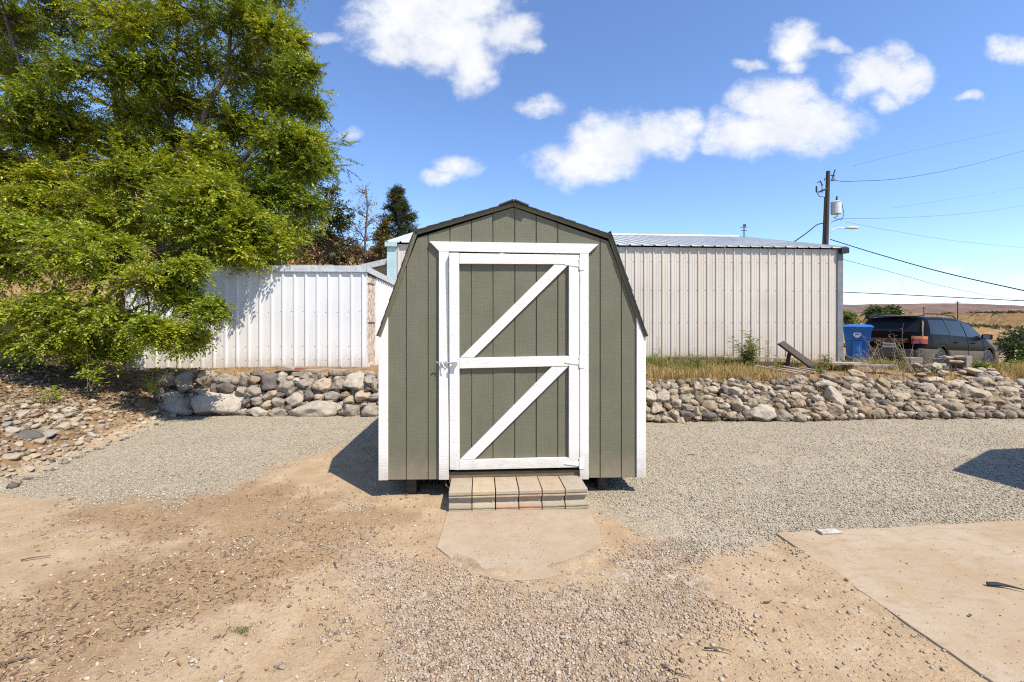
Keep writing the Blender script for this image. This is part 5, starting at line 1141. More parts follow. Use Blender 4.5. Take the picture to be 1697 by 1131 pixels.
# ------------------------------------------------------------------ the parked wagon
def build_car():
    CPOS = Vector(P(1529, 560, 12.3)); heading = R(24.5)
    gz0 = 1.66-82/57.2
    root = empty('station_wagon', (CPOS.x, CPOS.y, .235), heading, 'black station wagon with grey lower cladding parked behind the rocks', 'car')
    # origin = rear right corner of the body on the ground; pitch nose down slightly
    root.rotation_euler = (0, R(2.4), heading); root.scale = (1.04, 1.04, 1.05)
    W2 = .86                                                       # half width; body centre at y=+W2
    # profiles along x
    X = sorted(set([round(q, 3) for q in list(np.linspace(0, .5, 14))+list(np.linspace(.5, 4.2, 62))+list(np.linspace(4.2, 4.72, 14))+[2.35, 2.4]]))
    roofz = lambda x: float(np.interp(x, [0, .04, .10, .16, .43, .60, 1.4, 2.2, 2.75, 3.0, 3.62, 4.1, 4.45, 4.62, 4.72], [.62, .70, .98, 1.04, 1.44, 1.485, 1.52, 1.52, 1.455, 1.36, 1.00, .93, .84, .74, .52]))
    beltz = lambda x: float(np.interp(x, [0, .1, .5, 3.0, 3.6, 4.72], [.60, .92, .965, .925, .90, .48]))
    wid = lambda x: float(np.interp(x, [0, .06, .2, .5, 3.9, 4.4, 4.62, 4.72], [.70, .78, .835, .855, .855, .80, .70, .55]))
    WX = (.98, 3.66); WR = .325
    def zlow(x):
        z = .27 if .1 < x < 4.6 else .34
        for c in WX:
            if abs(x-c) < .385: z = max(z, .33+math.sqrt(.385**2-(x-c)**2))
        return z
    def sec(x):
        zl_, w = zlow(x), wid(x); ct = max(.60+.03*(x < .9)*max(0, 1-x), zl_+.012); ct = min(ct, roofz(x)-.04); bz = min(beltz(x), roofz(x)-.03); bz = max(bz, ct+.02); rz = roofz(x)
        gh = np.clip((rz-bz)/.5, 0, 1); ew = w-.20*gh-.05*(1-gh); ez = max(rz-.055, bz+.004)
        zl_ = min(zl_, ct-.01)
        return [(w-.035, zl_), (w+.012, zl_*.6+ct*.4), (w+.005, ct), (w+.006, ct*.45+bz*.55), (w-.025, bz), ((w-.025)*.5+ew*.5+.012, (bz+ez)/2), (ew, ez), (ew*.86, rz-.012), (ew*.45, rz+.004), (0, rz+.008)]
    S_ = [sec(x) for x in X]; nr = 10
    def loft(r0, r1, name, m, parent, x0=0, x1=99, off=0, sides=(-1, 1), join=True, caps=False):
        mb = MB(); idx = [i for i, x in enumerate(X) if x0-1e-6 <= x <= x1+1e-6]
        for s in sides:
            b = len(mb.v)
            for i in idx:
                for k in range(r0, r1+1):
                    y, z = S_[i][k]; mb.v.append((X[i], W2+s*(y+off), z+(off if k > 6 else 0)))
            n = r1-r0+1
            for a in range(len(idx)-1):
                for k in range(n-1):
                    mb.f.append((b+a*n+k, b+a*n+k+1, b+(a+1)*n+k+1, b+(a+1)*n+k))
            if caps:
                mb.f.append(tuple(b+k for k in range(n))); mb.f.append(tuple(b+(len(idx)-1)*n+k for k in range(n)))
        if join and r1 == nr-1:
            bm = None
        o = mb.build(name, m, parent, smooth=True); md = o.modifiers.new('weld', 'WELD'); md.merge_threshold = .0008
        return o
    paint = NB('black_car_paint'); paint.color((.006, .005, .005)); paint.rough(.25, .04); paint.b.inputs['Coat Weight'].default_value = .0; paint.b.inputs['Coat Roughness'].default_value = .08
    v = paint.co(); paint.bump(paint.noise(v, 2.0, 3), .006, .3)
    clad = simple('grey_cladding', (.095, .083, .066), (.12, .105, .083), 3, .4, .0008, 200, spec=.25)
    glass = NB('dark_tinted_glass'); glass.color((.012, .015, .018)); glass.rough(.05, .2)
    loft(2, 9, 'body', paint.m, root)
    lc = loft(0, 2, 'lower_cladding', clad, root)
    # rear cap surfaces: bumper, tailgate lower part
    mb = MB(); y, zz = S_[0][0][0], 0
    poly = [(-p[0]+W2, p[1]) for p in S_[0][:3]]+[(p[0]+W2, p[1]) for p in reversed(S_[0][:3])]
    mb.add([(0.0, a, b) for a, b in poly], [tuple(range(len(poly)))]); mb.box(-.05, .04, W2-.66, W2+.66, .36, .60); mb.build('bumper', clad, root, bevel=.03, seg=3)
    poly = [(-p[0]+W2, p[1]) for p in S_[0][2:]]+[(p[0]+W2, p[1]) for p in reversed(S_[0][2:-1])]
    mb = MB(); mb.add([(0.0, a, b) for a, b in poly], [tuple(range(len(poly)))]); mb.box(-.0, .05, W2-.60, W2+.60, .60, .72); mb.build('tailgate', paint.m, root, bevel=.012)
    # dark underbody and wheel wells
    mb = MB(); mb.box(.12, 4.5, .1, 2*W2-.1, .24, .60); mb.build('underbody', M['black'], root)
    # side glass (three panes each side)
    def ip(x, k): 
        return np.interp(x, X, [q[k][0] for q in S_]), np.interp(x, X, [q[k][1] for q in S_])
    for s in (-1, 1):
        for (xb0, xb1, xt0, xt1) in ((.42, 1.42, .62, 1.38), (1.50, 2.34, 1.46, 2.28), (2.40, 3.36, 2.34, 2.84)):
            mb = MB(); n = 8; vs = []
            for j in range(n+1):
                for lv in (.10, .5, .90):
                    xb = xb0+(xb1-xb0)*j/n; xt = xt0+(xt1-xt0)*j/n; x = xb+(xt-xb)*lv
                    yb, zb_ = ip(x, 4); ym, zm = ip(x, 5); ye, ze = ip(x, 6)
                    f = lv*2
                    yy_ = yb+(ym-yb)*f if f < 1 else ym+(ye-ym)*(f-1); zz_ = zb_+(zm-zb_)*f if f < 1 else zm+(ze-zm)*(f-1)
                    vs.append((x, W2+s*(yy_+.007), zz_+.002))
            fs = [(j*3+k, (j+1)*3+k, (j+1)*3+k+1, j*3+k+1) for j in range(n) for k in range(2)]
            mb.add(vs, fs); mb.build('side_window', glass.m, root, smooth=True)
    # rear glass and windscreen: strips following the roof line
    for nm, xa, xb in (('rear_window', .165, .425), ('windscreen', 3.03, 3.60)):
        mb = MB(); n = 8; vs = []
        for j in range(n+1):
            x = xa+(xb-xa)*j/n; sl = (roofz(x+.02)-roofz(x-.02))/.04; nv = Vector((-sl, 1)).normalized()
            for k in range(9):
                t = -1+k/4; e = ip(x, 6)[0]*.93; drop = .012*abs(t)**3*2
                vs.append((x+nv.x*.010, W2+t*e, roofz(x)+nv.y*.010+.006-drop))
        mb.add(vs, [(j*9+k, j*9+k+1, (j+1)*9+k+1, (j+1)*9+k) for j in range(n) for k in range(8)]); rw_ = mb.build(nm, glass.m, root, smooth=True)
        if nm == 'rear_window':
            mb = MB(); mb.tube([(.12, W2-.05, 1.06), (.15, W2-.35, 1.09)], .012, 6); mb.tube([(.10, W2-.05, 1.05), (.12, W2-.07, 1.04)], .02, 8); mb.build('wiper', M['black'], rw_)
    mb = MB(); mb.prism([(0, 0), (.30, .035), (.30, .06), (.02, .03)], W2-.60, W2+.60, Matrix.Translation((.27, 0, 1.455)))
    mb.build('spoiler', paint.m, root, bevel=.01)
    # tail lamps: amber top, red bottom, wrapping the corner; a dark red strip between them and the plate
    amber = NB('amber_lens'); amber.color((.50, .14, .015)); amber.rough(.15, .6); amber.b.inputs['Coat Weight'].default_value = 1
    red = NB('red_lens'); red.color((.24, .006, .006)); red.rough(.15, .6); red.b.inputs['Coat Weight'].default_value = 1
    dred = NB('dark_red_strip'); dred.color((.10, .006, .008)); dred.rough(.2, .6)
    for s in (-1, 1):
        for nm, m, z0, z1 in (('tail_light', amber.m, .865, .945), ('tail_light', red.m, .745, .862)):
            mb = MB(); vs = []; path = []
            
            pts = [(.24, wid(.24)+.016), (.15, wid(.15)+.02), (.08, wid(.08)+.024), (.03, wid(.03)+.01), (-.012, wid(0)-.03), (-.02, wid(0)-.10)]
            for (a, b) in pts:
                for z in (z0, z1): vs.append((a+.10*max(0, (z-.72))*(b < .8), W2+s*b, z))
            n = len(pts); inner = [(v_[0]+.05, v_[1]-s*.03, v_[2]) for v_ in vs]
            mb.add(vs+inner, [(2*i, 2*i+2, 2*i+3, 2*i+1) for i in range(n-1)]+[(2*i+1, 2*i+3, 2*i+3+2*n, 2*i+1+2*n) for i in range(n-1)]+[(2*i, 2*i+2*n, 2*i+2+2*n, 2*i+2) for i in range(n-1)])
            mb.build(nm, m, root, smooth=False, bevel=.004)
    mb = MB(); mb.box(-.012, .06, W2-.52, W2+.52, .76, .83); mb.build('reflector_strip', dred.m, root, bevel=.006)
    mb = MB(); mb.box(-.03, .05, W2-.50, W2+.50, .835, .865); mb.build('garnish', clad, root, bevel=.006)
    pl = NB('plate_white'); pl.color((.62, .62, .58)); pl.rough(.4); mb = MB(); mb.box(-.034, -.026, W2-.155-.12, W2+.155-.12, .615, .745); po = mb.build('number_plate', pl.m, root, bevel=.004)
    cu = bpy.data.curves.new('plate_text', 'FONT'); cu.body = 'BMJ8937'; cu.size = .098; cu.align_x = 'CENTER'; cu.align_y = 'CENTER'; cu.extrude = .001; cu.space_character = .98
    bl_ = NB('plate_blue'); bl_.color((.03, .035, .12)); bl_.rough(.5); cu.materials.append(bl_.m)
    tmp = bpy.data.objects.new('tmp', cu); COL.objects.link(tmp); bpy.context.view_layer.update(); tme = bpy.data.meshes.new_from_object(tmp.evaluated_get(bpy.context.evaluated_depsgraph_get())); bpy.data.objects.remove(tmp)
    to = bpy.data.objects.new('plate_lettering', tme); COL.objects.link(to); to.parent = po; to.location = (-.0365, W2-.12, .678); to.rotation_euler = (R(90), 0, R(-90)); to.scale = (.82, 1, 1)
    # wheels
    rimm = simple('alloy_rim', (.06, .06, .06), (.10, .10, .10), 10, .4)
    for c in WX:
        for s in (-1, 1):
            yc = W2+s*.74; T_ = Matrix.Translation((c, yc, WR)) @ Matrix.Rotation(R(90)*(1 if s < 0 else -1), 4, 'X')
            mb = MB(); mb.lathe([(.20, -.09), (.29, -.10), (.318, -.085), (.325, -.05), (.325, .05), (.318, .085), (.29, .10), (.21, .092)], 32, T_)
            wh = mb.build('wheel', M['black'], root, smooth=True, bevel=0)
            mb = MB(); mb.lathe([(.205, .06), (.215, .094), (.20, .096), (.192, .05)], 28, T_)
            for k in range(5):
                mb.box(.03, .20, -.03, .03, .05, .088, T_ @ Matrix.Rotation(k*2*math.pi/5, 4, 'Z'))
            mb.lathe([(.0, .05), (.05, .055), (.05, .095), (0., .1)], 16, T_); mb.build('rim', rimm, wh, fixn=True)
    # mirrors, handles, roof rails, door seams, mud flap
    for s in (-1, 1):
        mb = MB(); yb = W2+s*(ip(3.28, 4)[0]); mb.box(3.18, 3.30, min(yb, yb+s*.22), max(yb, yb+s*.22), .94, 1.09); mr_ = mb.build('mirror', paint.m, root, bevel=.03, seg=3)
        mb = MB(); mb.box(3.174, 3.179, min(yb+s*.05, yb+s*.20), max(yb+s*.05, yb+s*.20), .96, 1.07); mb.build('mirror_glass', M['steel'], mr_)
        for x in (1.62, 2.58):
            mb = MB(); yb = W2+s*(ip(x, 3)[0]+.012); mb.box(x, x+.17, yb-.014, yb+.014, .80, .832); mb.build('door_handle', paint.m, root, bevel=.008)
        mb = MB(); e = ip(1.5, 6)[0]; mb.tube([(.55, W2+s*(e-.06), 1.50), (.68, W2+s*(e-.06), 1.565), (1.4, W2+s*(e-.07), 1.585), (2.2, W2+s*(e-.08), 1.57), (2.35, W2+s*(e-.08), 1.50)], .016, 8); mb.build('roof_rail', M['black'], root)
        for xs_ in (2.38, 3.30):
            mb = MB(); pts = [(xs_, W2+s*(ip(xs_, k)[0]+.003), ip(xs_, k)[1]) for k in range(0, 5)]; mb.tube(pts, .006, 4); mb.build('door_seam', M['black'], root)
    mb = MB(); mb.tube([(1.44, W2-ip(1.44, k)[0]-.004, ip(1.44, k)[1]) for k in (4, 5, 6)], .014, 5); mb.build('window_pillar', clad, root)
build_car()

# ------------------------------------------------------------------ blue recycling bin with its round white emblem
def build_bin():
    q = P(1421, 610, 12.35); Zb = 12.35; hb_ = 1.12; zt = P(1421, 538.5, Zb).z; z0 = zt-hb_
    root = empty('recycling_bin', (q.x, Zb, z0), R(-38), 'blue wheeled recycling bin with a round white emblem beside the beige building', 'bin')
    blue = simple('blue_plastic', (.012, .11, .38), (.02, .145, .44), 3, .42, .001, 150); dblue = simple('dark_blue_plastic', (.012, .05, .16), (.02, .065, .2), 3, .45)
    mb = MB()
    def ring(w, d, z, dy=0): return [(-w, -d+dy, z), (w, -d+dy, z), (w, d+dy, z), (-w, d+dy, z)]
    rs = [ring(.22, .24, .04), ring(.265, .31, .70), ring(.275, .325, .705), ring(.29, .345, .90), ring(.32, .38, 1.0), ring(.33, .39, 1.02), ring(.33, .39, 1.05)]
    vs = [p for r in rs for p in r]; fs = [(3, 2, 1, 0)]+[(4*i+k, 4*i+(k+1) % 4, 4*i+4+(k+1) % 4, 4*i+4+k) for i in range(len(rs)-1) for k in range(4)]+[tuple(4*(len(rs)-1)+k for k in range(4))]
    mb.add(vs, fs); mb.box(-.10, .10, -.36, -.20, .05, .70); body = mb.build('bin_body', blue, root, bevel=.02, seg=3)
    mb = MB(); rs = [ring(.345, .42, 1.045), ring(.345, .42, 1.075), ring(.30, .36, 1.11), ring(.18, .22, 1.125)]
    vs = [p for r in rs for p in r]; fs = [(3, 2, 1, 0)]+[(4*i+k, 4*i+(k+1) % 4, 4*i+4+(k+1) % 4, 4*i+4+k) for i in range(3) for k in range(4)]+[(12, 13, 14, 15)]
    mb.add(vs, fs); mb.build('lid', blue, root, bevel=.012, seg=2)
    mb = MB(); mb.tube([(-.26, .40, 1.0), (-.26, .47, 1.01), (.26, .47, 1.01), (.26, .40, 1.0)], .016, 8); mb.build('handle', blue, root)
    for s in (-1, 1):
        mb = MB(); mb.lathe([(.0, -.03), (.12, -.03), (.13, -.01), (.13, .01), (.12, .03), (0, .03)], 20, Matrix.Translation((s*.25, .27, .13)) @ Matrix.Rotation(R(90), 4, 'Y')); mb.build('wheel', M['black'], root, smooth=True)
    # emblem: white fruit-like disc with a notch, a leaf, and a blue band of hills, flat on the front
    wh = NB('emblem_white'); wh.color((.68, .72, .74)); wh.rough(.5); mb = MB()
    pts = []
    for k in range(28):
        a = 2*math.pi*k/28; rr_ = .078*(1+.10*math.cos(2*a)**2-.16*max(0, math.sin(a))**9+.04*math.sin(a)); pts.append((rr_*math.cos(a), rr_*math.sin(a)*1.02))
    E0 = Matrix.Translation((.0, -.3475, .86)) @ Matrix.Rotation(R(-4.3), 4, 'X')
    mb.prism(pts, -.006, .004, E0); mb.prism([(.005, .075), (.03, .12), (.05, .11), (.02, .075)], -.006, .004, E0); em = mb.build('emblem', wh.m, root)
    mb = MB(); mb.prism([(-.055, -.008), (-.03, .016), (-.012, .004), (.014, .026), (.035, .006), (.055, .012), (.05, -.006), (.02, -.004), (-.01, -.012)], -.008, -.005, E0)
    mb.prism([(-.05, .03), (-.02, .045), (.02, .042), (.045, .036), (.02, .036), (-.02, .038)], -.008, -.005, E0); mb.build('emblem_mark', dblue, em)
build_bin()

# ------------------------------------------------------------------ utility pole with transformer and street light
def build_pole():
    Z = 24.0; b0_ = P(1374.5, 560, Z); top = P(1372.5, 284, Z); gz = Hs(b0_.x, Z)-.2
    root = empty('utility_pole', (b0_.x, Z, gz), 0, 'dark wooden utility pole with a white transformer and street light', 'utility pole')
    m2p = lambda px, py, dz=0: tuple(P(px, py, Z+dz))
    mb = MB(); tp = Vector(top); bt = Vector((P(1368, 410, Z).x, Z, gz)); bt = tp+(Vector(P(1368.5, 405, Z))-tp)*((tp.z-gz)/(tp.z-P(1368, 405, Z).z))
    mb.tube([bt, tp], [.165, .095], 12); pole = local(mb.build('pole', M['darkwood'], root, smooth=False), root)
    def part(nm, m, fn):
        mb = MB(); fn(mb); return local(mb.build(nm, m, root), root)
    part('conduit', M['wire'], lambda mb: (mb.tube([m2p(1363, 420, -.25), m2p(1367, 327, -.22)], .035, 6), mb.tube([m2p(1367, 327, -.22), m2p(1358, 326, -.22), m2p(1353, 318, -.22), m2p(1353, 311, -.22)], .018, 6)))
    part('crossarm', M['darkwood'], lambda mb: mb.tube([m2p(1357, 318.5, -.3), m2p(1370, 313, -.15)], .05, 5))
    part('insulator', M['wire'], lambda mb: (mb.tube([m2p(1353, 319, -.22), m2p(1353, 309, -.22)], .04, 8), mb.tube([m2p(1355, 303, -.3), m2p(1359, 300, -.3), m2p(1363, 308, -.3), m2p(1361, 309, -.3)], .03, 6), mb.tube([m2p(1362.5, 311, -.3), m2p(1362.5, 320, -.3)], .02, 5)))
    part('bracket', M['wire'], lambda mb: (mb.tube([m2p(1378, 300), m2p(1384, 281.5)], .03, 5), mb.tube([m2p(1366, 300), m2p(1366.5, 296.5), m2p(1370, 295)], .02, 5), mb.tube([m2p(1377, 291), m2p(1383, 291.5)], .03, 5), mb.tube([m2p(1377, 299.5), m2p(1382, 299.5)], .035, 5), mb.tube([m2p(1382.5, 292), m2p(1381.5, 299)], .015, 5)))
    wt = simple('transformer_grey', (.55, .56, .57), (.64, .64, .64), 3, .45)
    c = P(1385.4, 355.5, Z-.1); tr_ = MB(); k = Z/F
    tr_.lathe([(.0, 0), (.22, .0), (.235, .03), (.235, .60), (.25, .61), (.25, .64), (.1, .70), (0, .71)], 24, Matrix.Translation(c)); tf = local(tr_.build('transformer', wt, root, smooth=False, bevel=.006), root)
    mb = MB(); mb.tube([c+Vector((.03, 0, .75)), c+Vector((.05, 0, .95))], [.05, .03], 8); mb.tube([c+Vector((.27, -.05, .55)), c+Vector((.33, -.05, .3)), c+Vector((.38, -.05, -.02)), c+Vector((.3, -.05, -.25)), c+Vector((.0, -.1, -.32)), c+Vector((-.25, -.1, -.4))], .014, 5)
    mb.tube([c+Vector((.0, -.1, .0)), c+Vector((-.02, -.1, -.15)), c+Vector((-.2, -.1, -.2))], .02, 5); mb.tube([c+Vector((-.3, -.05, -.45)), c+Vector((.0, -.1, -.28)), c+Vector((.2, -.1, -.33)), c+Vector((.32, 0, -.2))], .012, 5)
    x_ = mb.build('bushing', M['wire'], tf)
    mb = MB(); mb.tube([m2p(1376, 386), m2p(1378, 382), m2p(1387, 378.5), m2p(1400, 377.5)], .03, 7); arm = local(mb.build('lamp_arm', wt, root), root)
    lm = MB(); L0 = P(1399, 378, Z); prof = [(0, .05), (.08, .07), (.3, .085), (.55, .07), (.75, .04), (.82, .0)]
    for t, (a, h_) in enumerate(prof): pass
    lm.lathe([(.0, 0), (.05, .01), (.10, .18), (.135, .42), (.12, .62), (.06, .76), (0, .79)], 14, Matrix.Translation(L0) @ Matrix.Rotation(R(90), 4, 'Y') @ Matrix.Diagonal((.55, 1.1, 1, 1)))
    lm.build('lamp_head', wt, arm, smooth=True)
    return root
build_pole()
def wire(pts, rad, lab, m='wire', sag=0):
    mb = MB(); q = [Vector(P(*p)) for p in pts]; out = []
    # Catmull-Rom through the points
    e = [q[0]*2-q[1]]+q+[q[-1]*2-q[-2]]
    for i in range(1, len(e)-2):
        for k in range(10):
            t = k/10; out.append(.5*((2*e[i])+(e[i+1]-e[i-1])*t+(2*e[i-1]-5*e[i]+4*e[i+1]-e[i+2])*t*t+(3*e[i]-e[i-1]-3*e[i+1]+e[i+2])*t**3))
    out.append(q[-1]); mb.tube(out, rad, 5); return tag(mb.build('power_line', M[m], smooth=True), lab, 'cable', 'overhead lines')
wire([(1376, 397, 24), (1450, 420, 22), (1560, 451, 19.5), (1697, 482, 17), (1760, 495, 16)], .022, 'thick black cable sagging right from the utility pole over the car')
wire([(1385, 484, 60), (1500, 489, 55), (1697, 499, 50), (1790, 503, 48)], .05, 'dark nearly level cable just above the far hills')
wire([(1383, 297, 24), (1388, 300, 24), (1420, 300.5, 27), (1500, 295, 34), (1600, 276, 44), (1697, 250, 55)], .016, 'dark line rising right from the top of the utility pole')
wire([(1415, 275, 34), (1520, 249, 40), (1697, 211, 50)], .016, 'topmost faint line in the sky at the right', 'wire_far')
wire([(1383, 362, 24), (1460, 362, 30), (1560, 357.5, 38), (1640, 350, 46), (1697, 340, 52)], .014, 'thin line leaving the pole at transformer height', 'wire_far')
wire([(1480, 345, 50), (1600, 327, 60), (1697, 311, 70)], .014, 'faint line between the transformer line and the top ones', 'wire_far')
wire([(1396, 430, 26), (1480, 452, 28), (1560, 474, 32), (1650, 492, 38), (1697, 498, 42)], .016, 'thin grey line falling right from behind the building to the level cable', 'wire_far')
wire([(1400, 368, 30), (1480, 383, 36), (1580, 399, 44), (1697, 411, 54)], .012, 'faintest line sloping gently down right below the street light', 'wire_far')
wire([(1366, 370, 24), (1354, 373, 23.5), (1340, 384, 22), (1322, 397, 20.5), (1305, 408, 19)], .028, 'black service line dropping left from the pole to the roof')
for px, y0_, y1_, Z, w_, lab in ((1531, 509, 533, 190, .16, 'smaller far utility pole on the golden slope above the car'), (1587, 499.5, 532, 170, .18, 'taller far utility pole on the golden slope right of the car roof')):
    a, b_ = P(px, y0_, Z), P(px, y1_+3, Z); root = empty('far_utility_pole', tuple(b_), 0, lab, 'utility pole', 'far utility poles'); mb = MB(); mb.tube([b_-Vector((0, 0, 2)), a], w_, 6); local(mb.build('pole', M['darkwood'], root), root)
    mb = MB(); d_ = (y1_-y0_)*.1*Z/F; mb.box(a.x-d_*1.4, a.x+d_*1.4, a.y-.1, a.y+.1, a.z-d_, a.z-d_+.25); local(mb.build('crossarm', M['darkwood'], root), root)

# tan outbuilding beyond the car
Z = 40; a, b_ = P(1640, 578, Z+3), P(1672, 578, Z); hbz = P(1660, 612, Z).z-1.2; root = empty('tan_garage', (b_.x, Z, hbz), 0, 'plain tan garage with a dark flat roof beyond the car nose', 'garage')
zt = P(1672, 577.5, Z).z
wl2 = P(1650, 612, Z).x; mb = MB(); mb.add([(wl2-2, Z, hbz), (b_.x, Z, hbz), (b_.x, Z, zt), (wl2-2, Z, zt-.35), (wl2-2, Z+6, hbz), (b_.x+2, Z+6, hbz), (b_.x+2, Z+6, zt), (wl2-2, Z+6, zt-.35)], [(0, 1, 2, 3), (1, 5, 6, 2), (5, 4, 7, 6), (4, 0, 3, 7)]); local(mb.build('wall', M['tanwall'], root), root)
mb = MB(); mb.add([(wl2-2.3, Z-.15, zt-.38), (b_.x+.15, Z-.15, zt+.02), (b_.x+2.2, Z+6.2, zt+.5), (wl2-2.3, Z+6.2, zt+.1), (wl2-2.3, Z-.15, zt-.46), (b_.x+.15, Z-.15, zt-.06), (b_.x+2.2, Z+6.2, zt+.4), (wl2-2.3, Z+6.2, zt)], [(0, 1, 2, 3), (7, 6, 5, 4), (0, 4, 5, 1), (1, 5, 6, 2), (2, 6, 7, 3), (3, 7, 4, 0)]); local(mb.build('roof', M['shingle'], root), root)

# ------------------------------------------------------------------ odds and ends on the terrace
def pboard(name, p0, p1, wd, th, m, lab, cat, group=None, roll=0, parts=None):
    """a board between two 3-D points (centre line of its near top edge), wd deep, th thick"""
    p0, p1 = Vector(p0), Vector(p1); d = (p1-p0); L_ = d.length; x = d.normalized(); y = Vector((-x.y, x.x, 0)).normalized(); z = x.cross(y)
    Mx = Matrix((x, y, z)).transposed().to_4x4(); Mx.translation = Vector(); Mx = Mx @ Matrix.Rotation(roll, 4, 'X')
    mb = MB(); n = 6; vs = []; 
    for i in range(n+1):
        q = L_*i/n; s = .003*math.sin(i*1.7+L_)
        vs += [(q, 0+s, -th), (q, wd+s, -th), (q, wd+s, 0), (q, s, 0)]
    fs = [(4*i+k, 4*i+(k+1) % 4, 4*i+4+(k+1) % 4, 4*i+4+k) for i in range(n) for k in range(4)]+[(3, 2, 1, 0), tuple(4*n+k for k in range(4))]
    mb.add(vs, fs, Mx); o = mb.build(name, M[m], bevel=.004); o.location = p0
    return tag(o, lab, cat, group)
def pb2(name, a, b, Za, Zb, wd, th, m, lab, cat='board', group='old lumber by the beige building', **k):
    return pboard(name, P(a[0], a[1], Za), P(b[0], b[1], Zb), wd, th, m, lab, cat, group, **k)
tmb = pb2('timber', (1110.5, 592), (1200, 592.5), 10.6, 10.75, .09, .085, 'timber', 'old brown timber with drilled holes lying in the grass')
mb = MB()
for px in (1122, 1142.5, 1163): q = P(px, 594.8, 10.6); mb.lathe([(.0, 0), (.02, 0), (.02, .004), (0, .004)], 10, Matrix.Translation(q-Vector((0, .003, 0))-tmb.location) @ Matrix.Rotation(R(90), 4, 'X'))
mb.build('bolt_hole', M['wire'], tmb)
pb2('timber', (1098, 599), (1250, 598.5), 10.35, 10.6, .09, .05, 'darkwood', 'dark flat timber on the ground in front of the drilled one')
pb2('plank', (1200, 591.5), (1262, 592.0), 10.8, 10.9, .12, .05, 'oldwood_x', 'pale plank end behind the tallest weed')
pb2('plank', (1258, 592), (1318, 593.5), 10.9, 11.0, .14, .05, 'oldwood_x', 'pale tan plank between the tallest weed and the leaning board')
pb2('plank', (1255, 600), (1330, 602), 10.3, 10.6, .12, .06, 'darkwood', 'dark plank beneath the pale tan one')
pal = empty('pallet', tuple(P(1310, 620, 9.3)), 0, 'broken wooden pallet of grey slats lying flat behind the right rock wall', 'pallet')
for i, (a, b_, lab) in enumerate([((1250, 605.5), (1318, 618), 'nearest grey slat of the fallen pallet'), ((1272, 607), (1332, 617.5), 'second grey slat of the fallen pallet'), ((1297, 607), (1350, 616.5), 'third grey slat of the fallen pallet'), ((1322, 609), (1366, 615), 'short rearmost slat of the fallen pallet')]):
    o = pb2('slat', a, b_, 9.7+.14*i, 9.1+.16*i, .085, .02, 'oldwood_x', None, None, group=None); o.parent = pal; local(o, pal)
o = pb2('runner', (1306, 619.5), (1342, 619), 9.0, 9.05, .05, .085, 'timber', None, None, group=None); o.parent = pal; local(o, pal)
bd = pboard('leaning_board', P(1290, 569, 10.4), P(1352, 615, 9.9), .30, .045, 'darkwood', 'dark weathered board leaning down to the right with rough edge', 'board', 'old lumber by the beige building', roll=R(12))
pboard('prop', P(1306, 578, 10.42), P(1300, 612, 10.3), .07, .05, 'darkwood', 'short dark prop under the leaning board', 'board', 'old lumber by the beige building')
pb2('plank', (1366, 601), (1440, 603), 9.9, 9.7, .28, .045, 'oldwood_x', 'wide pale plank in front of the building corner')
pb2('plank', (1415, 604.5), (1487, 606), 9.5, 9.35, .2, .04, 'oldwood_x', 'wide pale plank end nearest the dry weeds by the car')
# stones and pavers on the left wall
def brick(name, px0, px1, py0, py1, Z, dp, m, lab, rz=0, tilt=0):
    a, b_ = P(px0, py1, Z), P(px1, py0, Z); mb = MB(); w2, h2 = (b_.x-a.x)/2, (b_.z-a.z)/2; rj = random.Random(int(px0*7))
    mb.box(-w2, w2, 0, dp, -h2, h2); mb.v = [(x+rj.uniform(-.005, .005), y+rj.uniform(-.005, .005), z+rj.uniform(-.004, .004)) for x, y, z in mb.v]
    o = mb.build(name, M[m], bevel=.006); o.location = ((a.x+b_.x)/2, Z, (a.z+b_.z)/2); o.rotation_euler = (0, tilt, rz); return tag(o, lab, 'paver', 'pavers stacked on the left rock wall')
M['paver'] = simple('old_paver', (.22, .18, .13), (.38, .31, .24), 11, .9, .004, 60); M['redbrick'] = simple('red_brick', (.30, .09, .05), (.42, .16, .09), 12, .9, .004, 60)
brick('paver', 456, 488, 608.5, 613, 8.3, .22, 'paver', 'pale paver tilted down to the right, leftmost on the wall', .1, R(9))
brick('brick', 488, 504, 610, 616, 8.32, .1, 'redbrick', 'single red brick on top of the left wall', .05)
brick('paver', 496, 531, 614, 618.5, 8.28, .2, 'paver', 'thin grey-brown paver right of the red brick', -.05)
brick('paver', 483, 514, 618, 624, 8.24, .18, 'paver', 'lower paver beneath the red brick')
brick('paver', 516, 540, 620, 627, 8.24, .18, 'paver', 'stubby paver between the brick and the twin pavers')
brick('paver', 544, 572, 613.8, 617, 8.32, .2, 'paver', 'thin top paver of the right-hand pile', .03)
brick('paver', 545, 580, 617.6, 621, 8.3, .2, 'paver', 'middle paver of the right-hand pile', -.03)
brick('paver', 547, 556, 621.5, 627, 8.26, .12, 'paver', 'small left foot paver of the right-hand pile')
brick('paver', 562, 575, 622, 627, 8.26, .12, 'paver', 'small right foot paver of the right-hand pile')
